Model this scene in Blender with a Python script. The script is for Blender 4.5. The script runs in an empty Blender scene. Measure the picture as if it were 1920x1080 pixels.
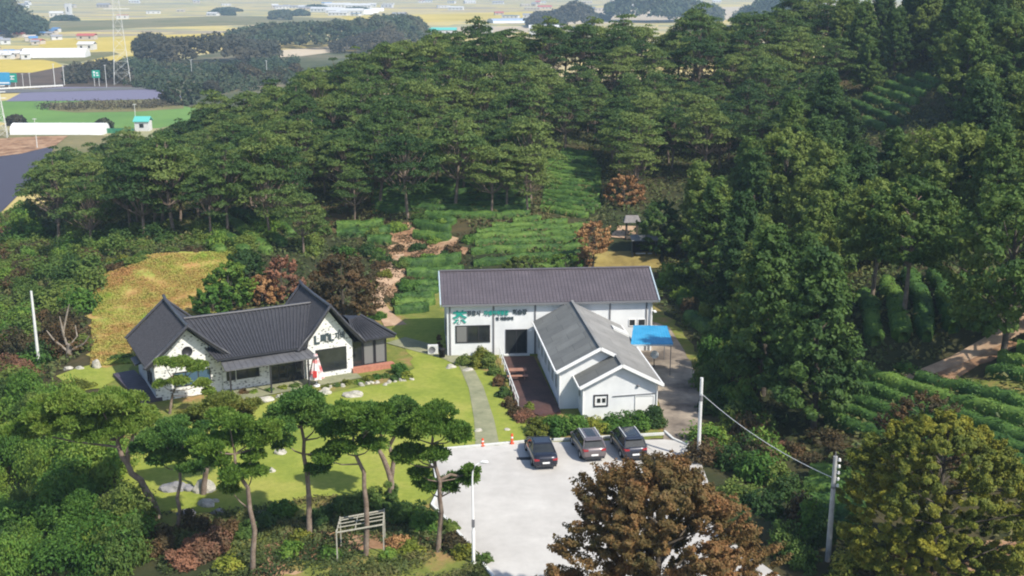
import bpy, bmesh, math, random
import numpy as np
from mathutils import Vector, Matrix
from mathutils.geometry import delaunay_2d_cdt

# ---------------------------------------------------------------- camera, world, sun
S = bpy.context.scene
F, TH, CZ = 2200.0, math.radians(14.77), 32.0      # focal length in photo pixels, pitch, height above the garden
PLAIN = -16.0
cd = bpy.data.cameras.new('camera'); cam = bpy.data.objects.new('camera', cd); S.collection.objects.link(cam)
cam.location = (0, 0, CZ); cam.rotation_euler = (math.pi/2 - TH, 0, 0)
cd.sensor_width = 36; cd.lens = 36*F/1920; cd.clip_start = 1; cd.clip_end = 20000
S.camera = cam
S.view_settings.view_transform = 'Standard'; S.view_settings.look = 'None'
S.view_settings.exposure = 0.60; S.view_settings.gamma = 1
SUN = Vector((.72, -.62, 1.0)).normalized()
w = bpy.data.worlds.new('World'); S.world = w; w.use_nodes = True
nt = w.node_tree; nt.nodes.clear()
sky = nt.nodes.new('ShaderNodeTexSky'); sky.sky_type = 'NISHITA'; sky.sun_disc = False
sky.sun_elevation = math.asin(SUN.z); sky.sun_rotation = math.atan2(SUN.x, SUN.y)
bg = nt.nodes.new('ShaderNodeBackground'); bg.inputs['Strength'].default_value = .135
wo = nt.nodes.new('ShaderNodeOutputWorld')
nt.links.new(sky.outputs[0], bg.inputs[0]); nt.links.new(bg.outputs[0], wo.inputs[0])
ld = bpy.data.lights.new('sun', 'SUN'); ld.energy = 4.1; ld.angle = math.radians(1.0); ld.color = (1, .94, .82)
lo = bpy.data.objects.new('sun', ld); S.collection.objects.link(lo)
lo.rotation_euler = (-SUN).to_track_quat('-Z', 'Y').to_euler(); lo.location = (0, 0, 200)
try:
    S.cycles.max_bounces = 6; S.cycles.transparent_max_bounces = 4; S.cycles.volume_bounces = 0
    S.cycles.pixel_filter_type = 'BLACKMAN_HARRIS'; S.cycles.filter_width = 2.0
except Exception: pass

# ---------------------------------------------------------------- helpers
rnd = random.Random(7); RN = np.random.default_rng(7)
COL = S.collection
def P(px, py, z=0.0):                      # the point at height z that the photo shows at (px, py)
    u = (px-960)/F; v = (540-py)/F
    d = (u, math.cos(TH)+v*math.sin(TH), -math.sin(TH)+v*math.cos(TH))
    t = (z-CZ)/d[2]
    return (t*d[0], t*d[1])
def tag(o, label=None, cat=None, group=None, kind=None):
    if label: o['label'] = label
    if cat: o['category'] = cat
    if group: o['group'] = group
    if kind: o['kind'] = kind
    return o
def empty(name, loc=(0, 0, 0), rz=0, **k):
    o = bpy.data.objects.new(name, None); COL.objects.link(o); o.location = loc; o.rotation_euler = (0, 0, rz)
    o.empty_display_size = .3
    return tag(o, **k)
def link(name, me, mat=None, parent=None, loc=None, rz=None):
    o = bpy.data.objects.new(name, me); COL.objects.link(o)
    if mat is not None and not me.materials: me.materials.append(mat)
    if parent: o.parent = parent
    if loc is not None: o.location = loc
    if rz is not None: o.rotation_euler = (0, 0, rz)
    return o
def copy_tree(o, loc, rz=0, sc=1.0, mats=None):
    c = o.copy(); COL.objects.link(c); c.location = loc; c.rotation_euler = (0, 0, rz)
    c.scale = (sc, sc, sc) if not hasattr(sc, '__len__') else sc
    for ch in o.children:
        d = ch.copy(); COL.objects.link(d); d.parent = c
        for g in ch.children:
            e = g.copy(); COL.objects.link(e); e.parent = d
    return c
class MB:
    def __init__(s): s.v = []; s.f = []; s.sm = []
    def add(s, vs, fs, smooth=False):
        b = len(s.v); s.v += [tuple(p) for p in vs]; s.f += [tuple(i+b for i in f) for f in fs]; s.sm += [smooth]*len(fs)
    def box(s, x0, x1, y0, y1, z0, z1):
        s.add([(x0,y0,z0),(x1,y0,z0),(x1,y1,z0),(x0,y1,z0),(x0,y0,z1),(x1,y0,z1),(x1,y1,z1),(x0,y1,z1)],
              [(0,3,2,1),(4,5,6,7),(0,1,5,4),(1,2,6,5),(2,3,7,6),(3,0,4,7)])
    def slab(s, q, t):                      # quad (ccw from above) with thickness t downwards
        n = len(q)
        s.add(list(q)+[(p[0],p[1],p[2]-t) for p in q],
              [tuple(range(n)), tuple(range(2*n-1, n-1, -1))]+[(i, i+n, (i+1)%n+n, (i+1)%n) for i in range(n)])
    def tube(s, pts, rs, n=8, cap=True):
        pts = [Vector(p) for p in pts]
        if not hasattr(rs, '__len__'): rs = [rs]*len(pts)
        b = []; 
        for i, p in enumerate(pts):
            d = (pts[min(i+1, len(pts)-1)]-pts[max(i-1, 0)]).normalized()
            a = d.cross(Vector((0, 0, 1)) if abs(d.z) < .9 else Vector((1, 0, 0))).normalized(); c = d.cross(a)
            b += [p+(a*math.cos(2*math.pi*k/n)+c*math.sin(2*math.pi*k/n))*rs[i] for k in range(n)]
        m = len(pts)
        f = [(i*n+k, i*n+(k+1)%n, (i+1)*n+(k+1)%n, (i+1)*n+k) for i in range(m-1) for k in range(n)]
        s.add(b, f, True)
        if cap: s.add(b[:n], [tuple(range(n))]); s.add(b[-n:], [tuple(range(n-1, -1, -1))])
    def bar(s, p, q, w=.05, h=None):
        h = h or w; p = Vector(p); q = Vector(q); d = (q-p).normalized()
        a = d.cross(Vector((0, 0, 1)) if abs(d.z) < .95 else Vector((0, 1, 0))).normalized(); c = a.cross(d)
        a *= w/2; c *= h/2
        s.add([p-a-c, p+a-c, p+a+c, p-a+c, q-a-c, q+a-c, q+a+c, q-a+c],
              [(0,1,2,3),(7,6,5,4),(0,4,5,1),(1,5,6,2),(2,6,7,3),(3,7,4,0)])
    def lathe(s, prof, n=16, c=(0, 0, 0)):
        b = [(c[0]+r*math.cos(2*math.pi*k/n), c[1]+r*math.sin(2*math.pi*k/n), c[2]+z) for r, z in prof for k in range(n)]
        s.add(b, [(i*n+k, i*n+(k+1)%n, (i+1)*n+(k+1)%n, (i+1)*n+k) for i in range(len(prof)-1) for k in range(n)], True)
    def mesh(s, name):
        me = bpy.data.meshes.new(name); me.from_pydata(s.v, [], s.f)
        me.polygons.foreach_set('use_smooth', s.sm); me.update(); return me
    def build(s, name, mat, parent=None, loc=None, rz=None):
        return link(name, s.mesh(name), mat, parent, loc, rz)
def np_mesh(name, V, Q, smooth=False):
    me = bpy.data.meshes.new(name); k = Q.shape[1]
    me.vertices.add(len(V)); me.vertices.foreach_set('co', V.astype(np.float32).ravel())
    me.loops.add(Q.size); me.loops.foreach_set('vertex_index', Q.astype(np.int32).ravel())
    me.polygons.add(len(Q)); me.polygons.foreach_set('loop_start', np.arange(0, Q.size, k, dtype=np.int32))
    me.polygons.foreach_set('loop_total', np.full(len(Q), k, dtype=np.int32))
    if smooth: me.polygons.foreach_set('use_smooth', np.ones(len(Q), dtype=bool))
    me.update(calc_edges=True); return me

# ---------------------------------------------------------------- materials
def ramp(nt, fac, cols):
    r = nt.nodes.new('ShaderNodeValToRGB'); e = r.color_ramp.elements
    while len(e) < len(cols): e.new(.5)
    for i, (p, c) in enumerate(cols): e[i].position = p; e[i].color = (*c, 1)
    nt.links.new(fac, r.inputs[0]); return r.outputs[0]
def noise(nt, scale, detail=4, rough=.6, coord='Object', vec=None):
    if vec is None: vec = nt.nodes.new('ShaderNodeTexCoord').outputs[coord]
    n = nt.nodes.new('ShaderNodeTexNoise'); n.inputs['Scale'].default_value = scale
    n.inputs['Detail'].default_value = detail; n.inputs['Roughness'].default_value = rough
    nt.links.new(vec, n.inputs['Vector']); return n.outputs['Fac']
def newmat(name):
    m = bpy.data.materials.new(name); m.use_nodes = True; nt = m.node_tree
    return m, nt, nt.nodes['Principled BSDF']
def mat(name, c1, c2=None, scale=1.0, rough=.7, metal=0, bump=0, bscale=None, spec=.3, coord='Object'):
    m, nt, b = newmat(name)
    b.inputs['Roughness'].default_value = rough; b.inputs['Metallic'].default_value = metal
    b.inputs['Specular IOR Level'].default_value = spec
    if c2 is None: b.inputs['Base Color'].default_value = (*c1, 1)
    else: nt.links.new(ramp(nt, noise(nt, scale, coord=coord), [(.35, c1), (.65, c2)]), b.inputs['Base Color'])
    if bump:
        bp = nt.nodes.new('ShaderNodeBump'); bp.inputs['Strength'].default_value = bump; bp.inputs['Distance'].default_value = .05
        nt.links.new(noise(nt, bscale or scale*4, coord=coord), bp.inputs['Height']); nt.links.new(bp.outputs[0], b.inputs['Normal'])
    return m
def leafmat(name, cols, scale=.35, var=.35, trans=.25):
    """foliage: hue drifts from clump to clump and from plant to plant"""
    m, nt, b = newmat(name); L = nt.links
    geo = nt.nodes.new('ShaderNodeNewGeometry'); oi = nt.nodes.new('ShaderNodeObjectInfo')
    f = noise(nt, scale, 3, .65, vec=geo.outputs['Position'])
    f2 = noise(nt, scale*9, 2, .6, vec=geo.outputs['Position'])
    a = nt.nodes.new('ShaderNodeMath'); a.operation = 'MULTIPLY_ADD'; a.inputs[1].default_value = var; L.new(oi.outputs['Random'], a.inputs[0])
    L.new(f, a.inputs[2])
    a2 = nt.nodes.new('ShaderNodeMath'); a2.operation = 'MULTIPLY_ADD'; a2.inputs[1].default_value = .5; L.new(f2, a2.inputs[0]); L.new(a.outputs[0], a2.inputs[2])
    s = nt.nodes.new('ShaderNodeMath'); s.operation = 'SUBTRACT'; s.inputs[1].default_value = var/2+.25; L.new(a2.outputs[0], s.inputs[0])
    n = len(cols); c = ramp(nt, s.outputs[0], [(.28+.44*i/(n-1), cols[i]) for i in range(n)])
    L.new(c, b.inputs['Base Color']); b.inputs['Roughness'].default_value = .65; b.inputs['Specular IOR Level'].default_value = .25
    t = nt.nodes.new('ShaderNodeBsdfTranslucent'); L.new(c, t.inputs['Color'])
    mx = nt.nodes.new('ShaderNodeMixShader'); mx.inputs[0].default_value = trans
    out = nt.nodes['Material Output']
    L.new(b.outputs[0], mx.inputs[1]); L.new(t.outputs[0], mx.inputs[2]); L.new(mx.outputs[0], out.inputs['Surface'])
    return m
M = {}
M['pine'] = leafmat('pine_needles', [(.038, .080, .022), (.086, .145, .036), (.16, .21, .052)], .22, .55, .35)
M['pine_near'] = leafmat('garden_pine_needles', [(.065, .140, .020), (.125, .210, .030), (.21, .275, .050)], .3, .3, .35)
M['wood'] = leafmat('broadleaf_green', [(.036, .080, .020), (.084, .148, .030), (.155, .205, .042)], .22, .55, .35)
M['green'] = leafmat('fresh_leaves', [(.050, .125, .020), (.10, .20, .030), (.19, .27, .04)], .4, .35, .35)
M['brownleaf'] = leafmat('autumn_brown_leaves', [(.030, .035, .016), (.075, .055, .024), (.13, .075, .03)], .35, .1)
M['autumn'] = leafmat('zelkova_leaves', [(.085, .078, .026), (.18, .115, .042), (.29, .14, .055)], .45, .1, .35)
M['olive'] = leafmat('olive_leaves', [(.062, .092, .016), (.14, .165, .024), (.28, .26, .03)], .35, .1, .35)
M['orange'] = leafmat('orange_leaves', [(.16, .10, .045), (.30, .16, .07), (.42, .24, .10)], .5, .2)
M['rust'] = leafmat('rusty_leaves', [(.11, .075, .04), (.20, .10, .06), (.30, .14, .08)], .5, .2)
M['yellow'] = leafmat('yellow_green_leaves', [(.09, .12, .02), (.20, .24, .03), (.33, .30, .05)], .5, .2)
M['tea'] = leafmat('tea_leaves', [(.028, .072, .018), (.070, .145, .028), (.135, .22, .040)], .8, .3, .2)
M['under'] = leafmat('undergrowth_leaves', [(.030, .050, .016), (.075, .10, .028), (.15, .125, .045)], .12, 0, .15)
M['farwood'] = leafmat('far_wood_leaves', [(.022, .040, .022), (.040, .065, .028), (.070, .070, .035)], .02, .3, .1)
M['farbrown'] = leafmat('far_brown_wood_leaves', [(.035, .040, .025), (.060, .055, .035), (.090, .075, .04)], .02, .3, .1)
M['meadow'] = leafmat('dry_meadow_weeds', [(.40, .22, .08), (.37, .31, .08), (.25, .34, .045)], .16, 0, .2)
M['bark'] = mat('pine_bark', (.14, .10, .075), (.24, .19, .15), 3, .9, bump=.6, bscale=14)
M['barkdark'] = mat('dark_bark', (.05, .042, .035), (.11, .09, .07), 3, .9, bump=.6)
M['white_wall'] = mat('white_panel', (.62, .635, .65), (.74, .75, .755), .55, .5)
M['grey_trim'] = mat('grey_trim', (.16, .16, .17))
M['dark_frame'] = mat('dark_frame', (.035, .035, .04), rough=.4)
M['glass'] = mat('dark_glass', (.018, .021, .023), (.035, .038, .038), .8, .08, spec=.6)
M['blueglass'] = mat('blue_glass', (.05, .10, .16), rough=.12, spec=.6)
M['curtain'] = mat('drawn_blind', (.17, .17, .165), rough=.5)
M['white'] = mat('white_paint', (.75, .75, .74), rough=.45)
M['offwhite'] = mat('galvanised_white', (.55, .56, .55), (.65, .65, .63), 2, .5)
M['concrete_pole'] = mat('pole_concrete', (.30, .30, .30), (.40, .40, .39), 2, .8)
M['black'] = mat('black_rubber', (.012, .012, .013), rough=.8)
M['blue'] = mat('blue_sheet', (.03, .27, .50), (.06, .33, .56), 1.2, .45)
M['deckwood'] = mat('stained_deck_boards', (.060, .032, .030), (.10, .048, .042), .8, .6)
M['bench'] = mat('bench_boards', (.28, .14, .10), (.36, .19, .13), 2, .7)
M['rock'] = mat('garden_rock', (.26, .25, .21), (.48, .45, .39), 2.5, .9, bump=.8, bscale=5)
M['greyrock'] = mat('grey_rock', (.16, .16, .17), (.28, .27, .27), 2.5, .9, bump=.8, bscale=5)
M['red'] = mat('red_plastic', (.62, .07, .02), rough=.5)
M['teal'] = mat('teal_letters', (.02, .30, .25), rough=.5)
M['ink'] = mat('dark_letters', (.05, .07, .08), rough=.5)
M['brick'] = mat('red_brick', (.33, .13, .09), (.45, .20, .13), 6, .9)
M['soil'] = mat('orange_soil', (.26, .14, .075), (.44, .27, .16), .6, .95, bump=.6, bscale=4)
M['hedgecore'] = mat('hedge_core', (.015, .030, .010), (.03, .06, .018), 2, .95)
def surf(name, stops, scale, s2, stops2=None, rough=.95, bump=.3, detail=6):
    m, nt, b = newmat(name); L = nt.links
    pos = nt.nodes.new('ShaderNodeNewGeometry').outputs['Position']
    f = noise(nt, scale, detail, .62, vec=pos); c = ramp(nt, f, stops)
    if stops2:
        g = noise(nt, s2, 5, .7, vec=pos); c2 = ramp(nt, g, stops2)
        mx = nt.nodes.new('ShaderNodeMixRGB'); mx.blend_type = 'MULTIPLY'; mx.inputs[0].default_value = 1
        L.new(c, mx.inputs[1]); L.new(c2, mx.inputs[2]); c = mx.outputs[0]
    L.new(c, b.inputs['Base Color']); b.inputs['Roughness'].default_value = rough; b.inputs['Specular IOR Level'].default_value = .15
    if bump:
        bp = nt.nodes.new('ShaderNodeBump'); bp.inputs['Strength'].default_value = bump; bp.inputs['Distance'].default_value = .08
        L.new(noise(nt, s2*2, 4, .7, vec=pos), bp.inputs['Height']); L.new(bp.outputs[0], b.inputs['Normal'])
    return m
M['lawn'] = surf('lawn_grass', [(.30, (.15, .20, .035)), (.5, (.235, .27, .050)), (.68, (.32, .31, .08))], .16, 2.2, [(.3, (.78, .82, .7)), (.7, (1.12, 1.1, 1.05))])
M['concrete'] = surf('lot_concrete', [(.35, (.42, .40, .375)), (.65, (.53, .51, .48))], .16, .9, [(.3, (.90, .90, .90)), (.7, (1.04, 1.04, 1.04))], .85, .1)
M['roadmat'] = surf('dirty_concrete', [(.36, (.12, .10, .085)), (.5, (.27, .225, .18)), (.64, (.42, .35, .27))], .22, 1.1, [(.3, (.75, .75, .77)), (.7, (1.1, 1.1, 1.08))], .9, .2)
M['pathmat'] = surf('path_gravel', [(.35, (.19, .20, .12)), (.65, (.29, .285, .18))], .5, 3, [(.3, (.85, .85, .85)), (.7, (1.08, 1.08, 1.08))])
M['dirt'] = surf('bare_soil', [(.34, (.16, .085, .045)), (.5, (.34, .20, .115)), (.66, (.47, .32, .20))], .35, 2.5, [(.3, (.7, .7, .7)), (.7, (1.1, 1.1, 1.1))])
M['dirtpath'] = surf('trodden_soil', [(.35, (.36, .235, .15)), (.65, (.52, .37, .25))], .5, 2.5, [(.3, (.85, .85, .85)), (.7, (1.05, 1.05, 1.05))])
M['forestfloor'] = surf('forest_floor', [(.30, (.022, .030, .014)), (.48, (.040, .045, .020)), (.60, (.075, .060, .030)), (.72, (.14, .085, .045))], .07, 1.1, [(.3, (.7, .75, .7)), (.7, (1.25, 1.2, 1.15))])
M['drygrass'] = surf('dry_grass', [(.35, (.20, .15, .05)), (.65, (.34, .27, .09))], .35, 2.5, [(.3, (.8, .8, .8)), (.7, (1.1, 1.1, 1.1))])
M['meadowground'] = surf('meadow_ground', [(.38, (.36, .18, .075)), (.5, (.38, .27, .09)), (.62, (.26, .31, .06))], .20, 1.6, [(.3, (.75, .75, .7)), (.7, (1.12, 1.1, 1.1))])
M['roughgrass'] = surf('rough_grass', [(.32, (.09, .12, .025)), (.5, (.17, .19, .045)), (.66, (.30, .19, .09))], .3, 2.5, [(.3, (.75, .8, .7)), (.7, (1.15, 1.1, 1.1))])

# ---------------------------------------------------------------- terrain
PX = [(100,800,-1),(100,1000,-3),(20,900,-3.5),(20,720,-1.2),(200,1000,-1.5),(30,600,-1.5),(30,500,-3),(30,400,-6),(150,600,.5),(300,540,1.5),
 (300,490,3),(200,480,1.5),(430,470,3),(600,420,3.5),(600,500,1.5),(760,590,0),(740,480,1.5),(860,440,3),(900,500,1.8),(1000,410,4),(1060,285,7),
 (1090,500,1.5),(1180,470,2),(1200,370,5),(1250,480,2),(1350,780,0),(1310,650,.3),(1290,560,.5),(1520,800,.5),(1450,650,1.5),(1550,700,2),
 (1760,690,3),(1920,610,6),(1900,700,4),(1700,600,5.5),(1800,540,7),(1640,560,5),(1900,800,2.5),(1700,780,1.5),(1560,950,0),(1750,1000,.5),
 (1900,1070,.5),(500,1070,-.4),(700,1070,-.2),(300,1040,-1.2),(300,750,0),(600,750,0),(800,660,0),(900,900,0),(1200,900,0),(500,900,0),(1200,1060,0),(1100,650,0),(1200,560,.4)]
WD = [(-60,190,-3),(-42,215,3),(-20,225,10),(0,225,12.5),(30,225,13.5),(52,225,15.5),(62,222,17.5),(74,214,21),(90,220,24),(120,200,26),(150,180,30),(-50,160,0),(-30,170,4.5),
 (-10,180,8),(20,190,8),(-70,140,-3.5),(45,170,9),(60,140,9.5),(30,140,6),(-60,262,-15),(-20,275,-11),(20,280,-8),(60,280,-3),(100,280,5),
 (-100,200,-15),(-92,230,-18),(-125,150,-18),(-100,110,-11),(45,120,6),(70,110,10),(60,165,14.8),(85,165,18),(100,130,17),(130,130,21),(80,75,6),
 (60,50,2),(100,60,8),(30,40,0),(0,35,-.5),(-30,35,-2),(-60,50,-7),(-70,80,-5),(-110,60,-14),(-60,320,-19),(0,330,-18),(60,330,-15),(120,330,-4),(-130,300,-20),(-140,230,-20),(170,250,30),(170,100,22),(150,60,14),(0,10,-2),(100,10,6),(-80,10,-12)]
CP = np.array([(*P(a, b, z), z) for a, b, z in PX]+WD, float)
def _k(r2): return .5*r2*np.log(r2+1e-9)
_n = len(CP); _A = np.zeros((_n+3, _n+3)); _sc = 100.0
_X = CP[:, :2]/_sc
_d2 = ((_X[:, None]-_X[None])**2).sum(-1); _A[:_n, :_n] = _k(_d2)+np.eye(_n)*.0008
_A[:_n, _n] = 1; _A[:_n, _n+1:] = _X; _A[_n, :_n] = 1; _A[_n+1:, :_n] = _X.T
_W = np.linalg.solve(_A, np.concatenate([CP[:, 2], [0, 0, 0]]))
SITE = np.array([P(*p) for p in [(192,692),(205,760),(215,830),(235,960),(420,1050),(700,1060),(850,1060),(900,1250),(1450,1250),(1390,1060),(1318,870),(1312,760),(1308,700),(1290,640),
   (1262,600),(1235,575),(1180,540),(830,535),(770,592),(700,598),(600,612),(420,640),(260,672)]])
def inpoly(x, y, poly):
    x = np.asarray(x, float); y = np.asarray(y, float); c = np.zeros(x.shape, bool); n = len(poly)
    for i in range(n):
        x1, y1 = poly[i]; x2, y2 = poly[(i+1) % n]
        if y1 == y2: continue
        c ^= ((y1 > y) != (y2 > y)) & (x < (x2-x1)*(y-y1)/(y2-y1)+x1)
    return c
def distpoly(x, y, poly):
    x = np.asarray(x, float); y = np.asarray(y, float); d = np.full(x.shape, 1e9); n = len(poly)
    for i in range(n):
        a = np.array(poly[i]); b = np.array(poly[(i+1) % n]); ab = b-a
        t = np.clip(((x-a[0])*ab[0]+(y-a[1])*ab[1])/(ab@ab+1e-12), 0, 1)
        d = np.minimum(d, np.hypot(x-a[0]-t*ab[0], y-a[1]-t*ab[1]))
    return d
GX = np.arange(-150, 175.1, 1.25); GY = np.arange(8, 345.1, 1.25)
gx, gy = np.meshgrid(GX, GY)
def rbf(x, y):
    z = _W[_n]+_W[_n+1]*x/_sc+_W[_n+2]*y/_sc
    for i in range(_n): z = z+_W[i]*_k((x/_sc-_X[i, 0])**2+(y/_sc-_X[i, 1])**2)
    return z
gz = rbf(gx, gy)
gz += .25*np.sin(gx*.31+1.3*np.sin(gy*.17))*np.cos(gy*.27+np.sin(gx*.21))
ins = inpoly(gx, gy, SITE); dd = distpoly(gx, gy, SITE)
k = np.where(ins, 0, np.clip(dd/7, 0, 1)); k = k*k*(3-2*k)
gz = gz*k
edge = np.minimum(np.minimum(gx-GX[0], 400), np.minimum(GY[-1]-gy, 400))   # left and far borders sink under the plain
gz = np.where(edge < 30, gz*(edge/30)+(-18)*(1-edge/30), gz)
gz = np.clip(gz, -19, 45)
def H(x, y):
    x = np.asarray(x, float); y = np.asarray(y, float)
    i = np.clip((x-GX[0])/1.25, 0, len(GX)-1.001); j = np.clip((y-GY[0])/1.25, 0, len(GY)-1.001)
    a = i.astype(int); b = j.astype(int); u = i-a; v = j-b
    return gz[b, a]*(1-u)*(1-v)+gz[b, a+1]*u*(1-v)+gz[b+1, a]*(1-u)*v+gz[b+1, a+1]*u*v
def G(px, py, lift=0):                    # where the line of sight through (px, py) meets the ground
    u = (px-960)/F; v = (540-py)/F
    d = np.array([u, math.cos(TH)+v*math.sin(TH), -math.sin(TH)+v*math.cos(TH)])
    t = np.arange(40, 345, .25); p = t[:, None]*d; zz = CZ+p[:, 2]
    h = np.maximum(H(p[:, 0], p[:, 1]), PLAIN); i = np.argmax(zz < h+lift)
    if zz[i] >= h[i]+lift: return (*P(px, py, PLAIN), PLAIN)
    return (float(p[i, 0]), float(p[i, 1]), float(h[i]))
nx, ny = len(GX), len(GY)
V = np.stack([gx.ravel(), gy.ravel(), gz.ravel()], 1)
ii, jj = np.meshgrid(np.arange(nx-1), np.arange(ny-1)); q = (jj*nx+ii).ravel()
tag(link('ground', np_mesh('ground', V, np.stack([q, q+1, q+nx+1, q+nx], 1), True), M['forestfloor']), kind='structure')

def drape(name, poly, m, lift=.03, step=1.2, kind='structure', wob=0):
    poly = [tuple(p[:2]) for p in poly]; pts = []
    n = len(poly)
    for i in range(n):
        a, b = poly[i], poly[(i+1) % n]; L_ = math.dist(a, b); k_ = max(1, int(L_/step))
        for t in range(k_):
            x = a[0]+(b[0]-a[0])*t/k_; y = a[1]+(b[1]-a[1])*t/k_
            if wob: x += wob*math.sin(x*1.7+y*2.3); y += wob*math.sin(x*2.1-y*1.3)
            pts.append((x, y))
    nb = len(pts); bx = np.array(pts)
    xs, ys = np.meshgrid(np.arange(bx[:, 0].min(), bx[:, 0].max(), step), np.arange(bx[:, 1].min(), bx[:, 1].max(), step))
    xs, ys = xs.ravel(), ys.ravel(); k_ = inpoly(xs, ys, bx) & (distpoly(xs, ys, bx) > step*.4)
    allp = [Vector(p) for p in pts]+[Vector((a, b)) for a, b in zip(xs[k_], ys[k_])]
    r = delaunay_2d_cdt(allp, [(i, (i+1) % nb) for i in range(nb)], [list(range(nb))], 1, 1e-4)
    vv = np.array([(p.x, p.y) for p in r[0]]); zz = np.maximum(H(vv[:, 0], vv[:, 1]), PLAIN)+lift
    me = bpy.data.meshes.new(name); me.from_pydata([(a, b, c) for (a, b), c in zip(vv, zz)], [], [tuple(f) for f in r[2]])
    for p in me.polygons: p.use_smooth = True
    me.update()
    if len(me.polygons) and me.polygons[0].normal.z < 0: me.flip_normals()
    o = link(name, me, m); tag(o, kind=kind); return o
def GP(l): return [G(*p)[:2] for p in l]
def strip(pxs, ws):                       # polygon along a pixel polyline with widths in metres
    c = [Vector(G(*p)[:2]) for p in pxs]; L_ = []; R_ = []
    for i, p in enumerate(c):
        d = (c[min(i+1, len(c)-1)]-c[max(i-1, 0)]).normalized(); nrm = Vector((-d.y, d.x)); wd = ws[i] if hasattr(ws, '__len__') else ws
        L_.append(tuple(p+nrm*wd/2)); R_.append(tuple(p-nrm*wd/2))
    return L_+R_[::-1]

# ---------------------------------------------------------------- the plain far below
def plainmat():
    m, nt, b = newmat('paddy_fields'); L = nt.links
    pos = nt.nodes.new('ShaderNodeNewGeometry').outputs['Position']
    mp = nt.nodes.new('ShaderNodeMapping'); mp.inputs['Rotation'].default_value = (0, 0, .12); L.new(pos, mp.inputs[0])
    br = nt.nodes.new('ShaderNodeTexBrick'); L.new(mp.outputs[0], br.inputs['Vector'])
    br.inputs['Color1'].default_value = (0, 0, 0, 1); br.inputs['Color2'].default_value = (1, 1, 1, 1); br.inputs['Mortar'].default_value = (.4, .4, .4, 1)
    br.inputs['Scale'].default_value = 1; br.inputs['Brick Width'].default_value = 110; br.inputs['Row Height'].default_value = 38; br.inputs['Mortar Size'].default_value = 1.2
    br.inputs['Bias'].default_value = 0
    n = noise(nt, .0016, 3, .5, vec=mp.outputs[0])
    mx = nt.nodes.new('ShaderNodeMath'); mx.operation = 'MULTIPLY_ADD'; mx.inputs[1].default_value = .38; L.new(br.outputs['Color'], mx.inputs[0]); L.new(n, mx.inputs[2])
    c = ramp(nt, mx.outputs[0], [(.36, (.15, .14, .10)), (.47, (.34, .27, .17)), (.58, (.48, .38, .13)), (.66, (.54, .42, .12)), (.74, (.22, .23, .12)), (.84, (.46, .37, .17)), (.95, (.28, .24, .17))])
    g = ramp(nt, noise(nt, .05, 4, .6, vec=pos), [(.3, (.85, .85, .85)), (.7, (1.1, 1.1, 1.1))])
    mm = nt.nodes.new('ShaderNodeMixRGB'); mm.blend_type = 'MULTIPLY'; mm.inputs[0].default_value = 1; L.new(c, mm.inputs[1]); L.new(g, mm.inputs[2])
    L.new(mm.outputs[0], b.inputs['Base Color']); b.inputs['Roughness'].default_value = .95; return m
mb = MB(); mb.add([(-9000, -300, PLAIN), (9000, -300, PLAIN), (9000, 9000, PLAIN), (-9000, 9000, PLAIN)], [(0, 1, 2, 3)])
tag(mb.build('fields', plainmat()), kind='structure')
def stripes(name, c1, c2, sc, ang):
    m, nt, b = newmat(name); L = nt.links
    pos = nt.nodes.new('ShaderNodeNewGeometry').outputs['Position']
    mp = nt.nodes.new('ShaderNodeMapping'); mp.inputs['Rotation'].default_value = (0, 0, ang); L.new(pos, mp.inputs[0])
    wv = nt.nodes.new('ShaderNodeTexWave'); wv.inputs['Scale'].default_value = sc; wv.inputs['Distortion'].default_value = .4; L.new(mp.outputs[0], wv.inputs['Vector'])
    L.new(ramp(nt, wv.outputs['Fac'], [(.2, c1), (.8, c2)]), b.inputs['Base Color']); b.inputs['Roughness'].default_value = .8; return m
M['purple'] = stripes('mulched_rows', (.115, .105, .16), (.185, .17, .25), .35, 1.2)
M['blackrows'] = stripes('black_film_rows', (.030, .028, .045), (.065, .06, .09), .5, .5)
M['greenfield'] = surf('green_crop', [(.35, (.10, .20, .05)), (.65, (.14, .25, .06))], .03, .5, [(.3, (.9, .9, .9)), (.7, (1.08, 1.08, 1.08))])
M['scrubfield'] = surf('scrub_ground', [(.35, (.05, .065, .03)), (.5, (.09, .10, .05)), (.66, (.20, .17, .11))], .02, .3, [(.3, (.8, .8, .8)), (.7, (1.15, 1.1, 1.1))])
M['gold'] = surf('ripe_rice', [(.35, (.42, .33, .06)), (.65, (.56, .43, .10))], .012, .2, [(.3, (.88, .9, .85)), (.7, (1.08, 1.06, 1.05))])
M['brownfield'] = surf('fallow_brown', [(.35, (.07, .055, .04)), (.65, (.14, .10, .075))], .03, .3, [(.3, (.8, .8, .8)), (.7, (1.15, 1.1, 1.1))])
M['olivefield'] = surf('weedy_strip', [(.35, (.12, .13, .05)), (.65, (.22, .19, .09))], .03, .3, [(.3, (.8, .8, .8)), (.7, (1.15, 1.1, 1.1))])
M['palefield'] = surf('dry_pale_field', [(.35, (.42, .35, .25)), (.65, (.52, .43, .31))], .01, .2, [(.3, (.9, .9, .9)), (.7, (1.05, 1.05, 1.05))])
def field(pxs, m, lift, name='field'):
    mb = MB(); mb.add([(*P(a, b, PLAIN+lift), PLAIN+lift) for a, b in pxs], [tuple(range(len(pxs)))])
    o = mb.build(name, M[m]); 
    if o.data.polygons[0].normal.z < 0: o.data.flip_normals()
    return tag(o, kind='structure')
field([(-60,300),(-60,240),(330,262),(300,300)], 'olivefield', .04)
field([(0,190),(40,184),(330,196),(420,214),(300,240),(190,240),(20,234),(-40,214)], 'greenfield', .08)
field([(95,193),(340,183),(345,203),(260,209),(140,211),(90,206)], 'olivefield', .12)
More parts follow.
